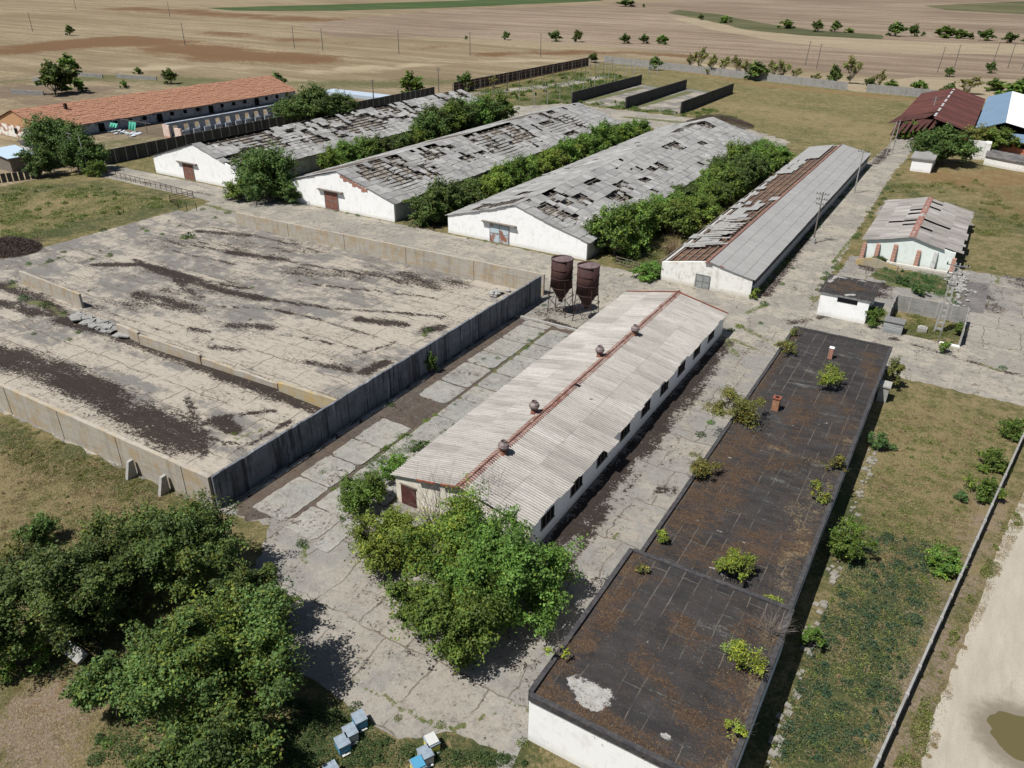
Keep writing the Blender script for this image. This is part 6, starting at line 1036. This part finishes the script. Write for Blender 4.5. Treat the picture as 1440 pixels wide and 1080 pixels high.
# ================================================================== weeds
def clump_mesh(n, R, Hh, seed, mat, leaf=.16):
    r = np.random.RandomState(seed); a = r.uniform(0, 6.28, n); q = np.sqrt(r.uniform(0, 1, n)); P = np.c_[R*q*np.cos(a), R*q*np.sin(a), Hh*r.uniform(.05, 1, n)*(1-.6*q)]; Nn = np.c_[np.cos(a)*.6, np.sin(a)*.6, np.full(n, .6)]+r.normal(size=(n, 3))*.4
    t = np.ones((n, 3))*r.uniform(.6, 1.4, (n, 1)); return leaves_mesh('foliage', P, Nn, leaf, t, M[mat], .4, r)
CL = [clump_mesh(160, .5, .45, i, m_) for i, m_ in enumerate(('weed', 'leaf', 'leafolive', 'leafyel'))]
WD = [(265, 334, 2.2, 0), (207, 325, .9, 1), (145, 324, 1.3, 0), (154, 360, 1.1, 1), (90, 355, .9, 2), (70, 368, 1.1, 0), (40, 372, .9, 1), (18, 398, 1.1, 0), (35, 420, 1.4, 0), (65, 430, 1.6, 0), (90, 440, .8, 1), (110, 468, .7, 1), (252, 318, .7, 2), (228, 330, .8, 1), (130, 365, .8, 2), (602, 466, 1.3, 0), (597, 472, .7, 3), (495, 465, .5, 0), (330, 610, .6, 2), (425, 765, .9, 0), (430, 770, .5, 1), (620, 610, .5, 0), (700, 505, .7, 1), (745, 480, .8, 0), (760, 470, .6, 1), (690, 520, .5, 0), (640, 570, .5, 0), (550, 570, .8, 0), (1075, 428, 1.2, 0), (1040, 460, 1.1, 3), (1028, 465, .9, 0), (1070, 455, .7, 0), (1100, 400, .8, 1), (1115, 378, .7, 0), (1150, 320, .9, 1), (1175, 368, .9, 0), (1205, 330, .8, 1), (1225, 300, .9, 0), (1240, 272, 1.0, 0), (1395, 378, 1, 1), (1410, 518, .9, 0), (1290, 262, 1, 2), (1160, 470, .6, 2), (620, 1020, .6, 2), (560, 1010, .5, 2), (500, 995, .8, 0), (735, 1045, .7, 2), (880, 370, 1.6, 1), (900, 380, 1.4, 0), (600, 318, 1.2, 1), (700, 328, 1, 1), (285, 295, 1.0, 2), (320, 300, 1.2, 2), (760, 405, .9, 1), (765, 430, .7, 0), (1150, 570, .6, 3), (1000, 595, .8, 1), (985, 612, 1, 0), (975, 640, .8, 2), (200, 322, .7, 2), (35, 348, 1.5, 1), (48, 470, .6, 0), (98, 478, .6, 1), (155, 1045, .9, 1)]
for _ in range(26): WD.append((None, (rnd.choice([-36.75, -36.7, -39.1, -34.2])+rnd.gauss(0, .15), rnd.uniform(33, 71)), rnd.uniform(.3, .7), rnd.choice([0, 0, 1, 3])))
for _ in range(34): WD.append((None, (rnd.uniform(-110, -22), rnd.choice([79.6, 92.9, 93.0])+rnd.gauss(0, .2)), rnd.uniform(.35, .9), rnd.choice([0, 1, 2])))
for _ in range(40): WD.append((None, (rnd.choice([-19.9, -13.4, -13.6])+rnd.gauss(0, .25), rnd.uniform(96, 178)), rnd.uniform(.5, 1.3), rnd.choice([0, 1, 0, 2])))
for _ in range(30): WD.append((None, (rnd.uniform(-108, -60), rnd.uniform(47, 78)), rnd.uniform(.2, .5), rnd.choice([0, 1, 2])))
for i, (px, py, s_, k) in enumerate(WD):
    x, y = G(px, py) if px is not None else py; o = bpy.data.objects.new('weed', CL[k]); C.objects.link(o); o.location = (x, y, 0); o.scale = (s_, s_, s_); o.rotation_euler = (0, 0, rnd.uniform(0, 6)); tag(o, 'small green weed growing from a joint or edge of the old paving', 'weed', 'weeds in the paving joints')
def ground_cover(name, label, poly, n, hh, mat, leaf, seed, clump=.5, asp=.35, kinds=40):
    "leafy ground cover gathered into patches"
    r = np.random.RandomState(seed); poly = np.array(poly); lo, hi = poly.min(0), poly.max(0); cc = r.uniform(lo, hi, (kinds*4, 2)); cc = cc[inpoly(cc, poly)][:kinds]; k = r.randint(0, len(cc), n); rr_ = r.gamma(2, .5, len(cc))[k]*clump
    a = r.uniform(0, 6.28, n); q = np.sqrt(r.uniform(0, 1, n)); XY = cc[k]+np.c_[np.cos(a), np.sin(a)]*(q*rr_)[:, None]; ok = inpoly(XY, poly); XY = XY[ok]; q = q[ok]; n = len(XY)
    P = np.c_[XY, hh*r.uniform(.05, 1, n)*(1-.7*q)]; t = np.ones((n, 3))*r.uniform(.55, 1.5, (n, 1)); me = leaves_mesh(name, P, r.normal(size=(n, 3))*.6+np.array([0, 0, .7]), leaf, t, M[mat], asp, r); return struct(tag(link(name, me), label, 'ground cover'), 'stuff')
ground_cover('weeds', 'low blue-green weeds between the black-roofed building and the fence', GP((1150, 880), (1215, 740), (1330, 770), (1290, 900), (1240, 1070), (1080, 1075)), 24000, .4, 'weedblue', .15, 1, .75, kinds=210)
ground_cover('weeds', 'taller weeds spread thinly through the dry grass beside the fence', GP((1200, 760), (1240, 600), (1420, 600), (1340, 800), (1230, 1080), (1070, 1080)), 16000, .3, 'leafolive', .13, 2, .6, kinds=160)
ground_cover('dry_grass', 'straw-coloured tufts in the grass by the fence', GP((1200, 780), (1260, 560), (1430, 600), (1340, 800), (1230, 1080), (1070, 1080)), 26000, .25, 'straw', .22, 3, .8, .1, kinds=300)
ground_cover('dry_grass', 'straw-coloured tufts in the grass below the pit wall', GP((0, 590), (300, 715), (340, 780), (200, 790), (0, 760)), 26000, .25, 'straw', .22, 4, .8, .1, kinds=300)
ground_cover('weeds', 'green low growth at the foot of the near pit wall', GP((0, 585), (130, 640), (280, 700), (250, 720), (100, 690), (0, 640)), 14000, .25, 'leafolive', .12, 5, .7, kinds=120)
ground_cover('weeds', 'green growth around the beehives', GP((390, 970), (480, 1000), (560, 1045), (740, 1065), (740, 1080), (400, 1080)), 18000, .4, 'weed', .12, 6, .7, kinds=90)
ground_cover('weeds', 'tall green growth in the meadow left of the pit', GP((0, 262), (130, 262), (270, 285), (130, 310), (0, 350)), 22000, .6, 'leafolive', .26, 7, 1.5, kinds=130)
ground_cover('weeds', 'rough green growth around the small hall', GP((1240, 262), (1370, 250), (1440, 300), (1440, 340), (1370, 330), (1380, 270), (1240, 275)), 9000, .5, 'leafolive', .25, 8, 1.5, kinds=60)
ground_cover('weeds', 'green growth between the posts of the trellis yard', [(-146, 212), (-112, 212), (-112, 290), (-146, 290)], 26000, 1.1, 'leaf', .45, 9, 2.6, kinds=90)
ground_cover('weeds', 'tall weeds under the thicket left of the long low hall', [(-43, 94), (-33, 94), (-33, 150), (-43, 150)], 16000, .8, 'leafolive', .25, 10, 1.3, kinds=90)
ground_cover('weeds', 'weeds around the far silage pads', [(-111, 216), (-60, 214), (-60, 222), (-70, 232), (-74, 228), (-74, 221), (-90, 221), (-93, 232), (-107, 222)], 9000, .9, 'leaf', .4, 11, 1.6, kinds=50)
ground_cover('weeds', 'ragged weeds under the low bushes by the hall eaves', GP((480, 740), (600, 615), (560, 610), (470, 700)), 8000, .5, 'leaf', .13, 12, .7, kinds=40)

ground_cover('dry_grass', 'mixed straw tufts over the meadow between building and fence', GP((1150, 900), (1250, 550), (1435, 590), (1340, 800), (1230, 1080), (1080, 1080)), 30000, .18, 'leafolive', .14, 21, 1.2, .2, kinds=400)
ground_cover('dry_grass', 'olive tufts over the dry meadow below the pit wall', GP((0, 590), (300, 715), (340, 800), (200, 800), (0, 800)), 30000, .18, 'leafolive', .14, 22, 1.2, .2, kinds=400)
ground_cover('dry_grass', 'straw and twigs over the bare soil at the lower left', GP((0, 900), (200, 880), (330, 960), (340, 1080), (0, 1080)), 16000, .14, 'straw', .14, 23, .9, .12, kinds=200)

ground_cover('weeds', 'scattered verge weeds between the fence and the pale dirt road', GP((1400, 760), (1425, 700), (1440, 740), (1330, 930), (1300, 1080), (1255, 1080), (1330, 900)), 7000, .3, 'leafolive', .14, 24, .6, kinds=70)
ground_cover('dry_grass', 'straw tufts along the edge of the pale dirt road', GP((1375, 840), (1440, 670), (1445, 720), (1350, 940), (1310, 1080), (1270, 1080)), 9000, .16, 'straw', .16, 25, .8, .12, kinds=120)

ground_cover('weeds', 'scrubby growth under the walnut trees at the lower left', GP((0, 860), (130, 860), (330, 960), (420, 1080), (120, 1080), (160, 980), (60, 950), (0, 960)), 22000, .5, 'weed', .15, 27, 1.1, kinds=90)

ground_cover('weeds', 'rough grass and weeds inside the roofless enclosure', [(-4.2, 91), (3, 90.8), (3, 97.5), (-4.2, 97.5)], 9000, .35, 'leafolive', .14, 31, .9, kinds=45)
ground_cover('weeds', 'green weeds in front of the small hall', [(-8.5, 108), (-2, 106.5), (2.4, 103), (2, 113), (-3, 114.5), (-8, 115.5)], 12000, .5, 'weed', .16, 32, .9, kinds=45)
ground_cover('weeds', 'weeds along the shaded foot of the long low hall', [(-20.1, 93), (-19.4, 93), (-19.4, 178), (-20.1, 178)], 7000, .35, 'leafolive', .15, 33, .5, kinds=120)
pa = Vector(G(866, 372)); pb = Vector(G(929, 390)); t = thing('rail_fence', 'low weathered rail fence closing the gap left of the long low hall', 'fence', (pa.x, pa.y, 0))
for i in range(5): p = pa.lerp(pb, i/4); s = MB(); s.bar((p.x, p.y, 0), (p.x, p.y, 1.25), .06, .05, 5); s.build('post', M['timber'], t)
s = MB()
for z in (.35, .75, 1.15): s.bar((pa.x, pa.y, z), (pb.x, pb.y, z), .04, .04, 4)
s.build('rail', M['timber'], t)
# ------------------------------------------------------------------ drop the prototypes
for t in HID:
    for ch in list(t.children): bpy.data.objects.remove(ch)
    bpy.data.objects.remove(t)
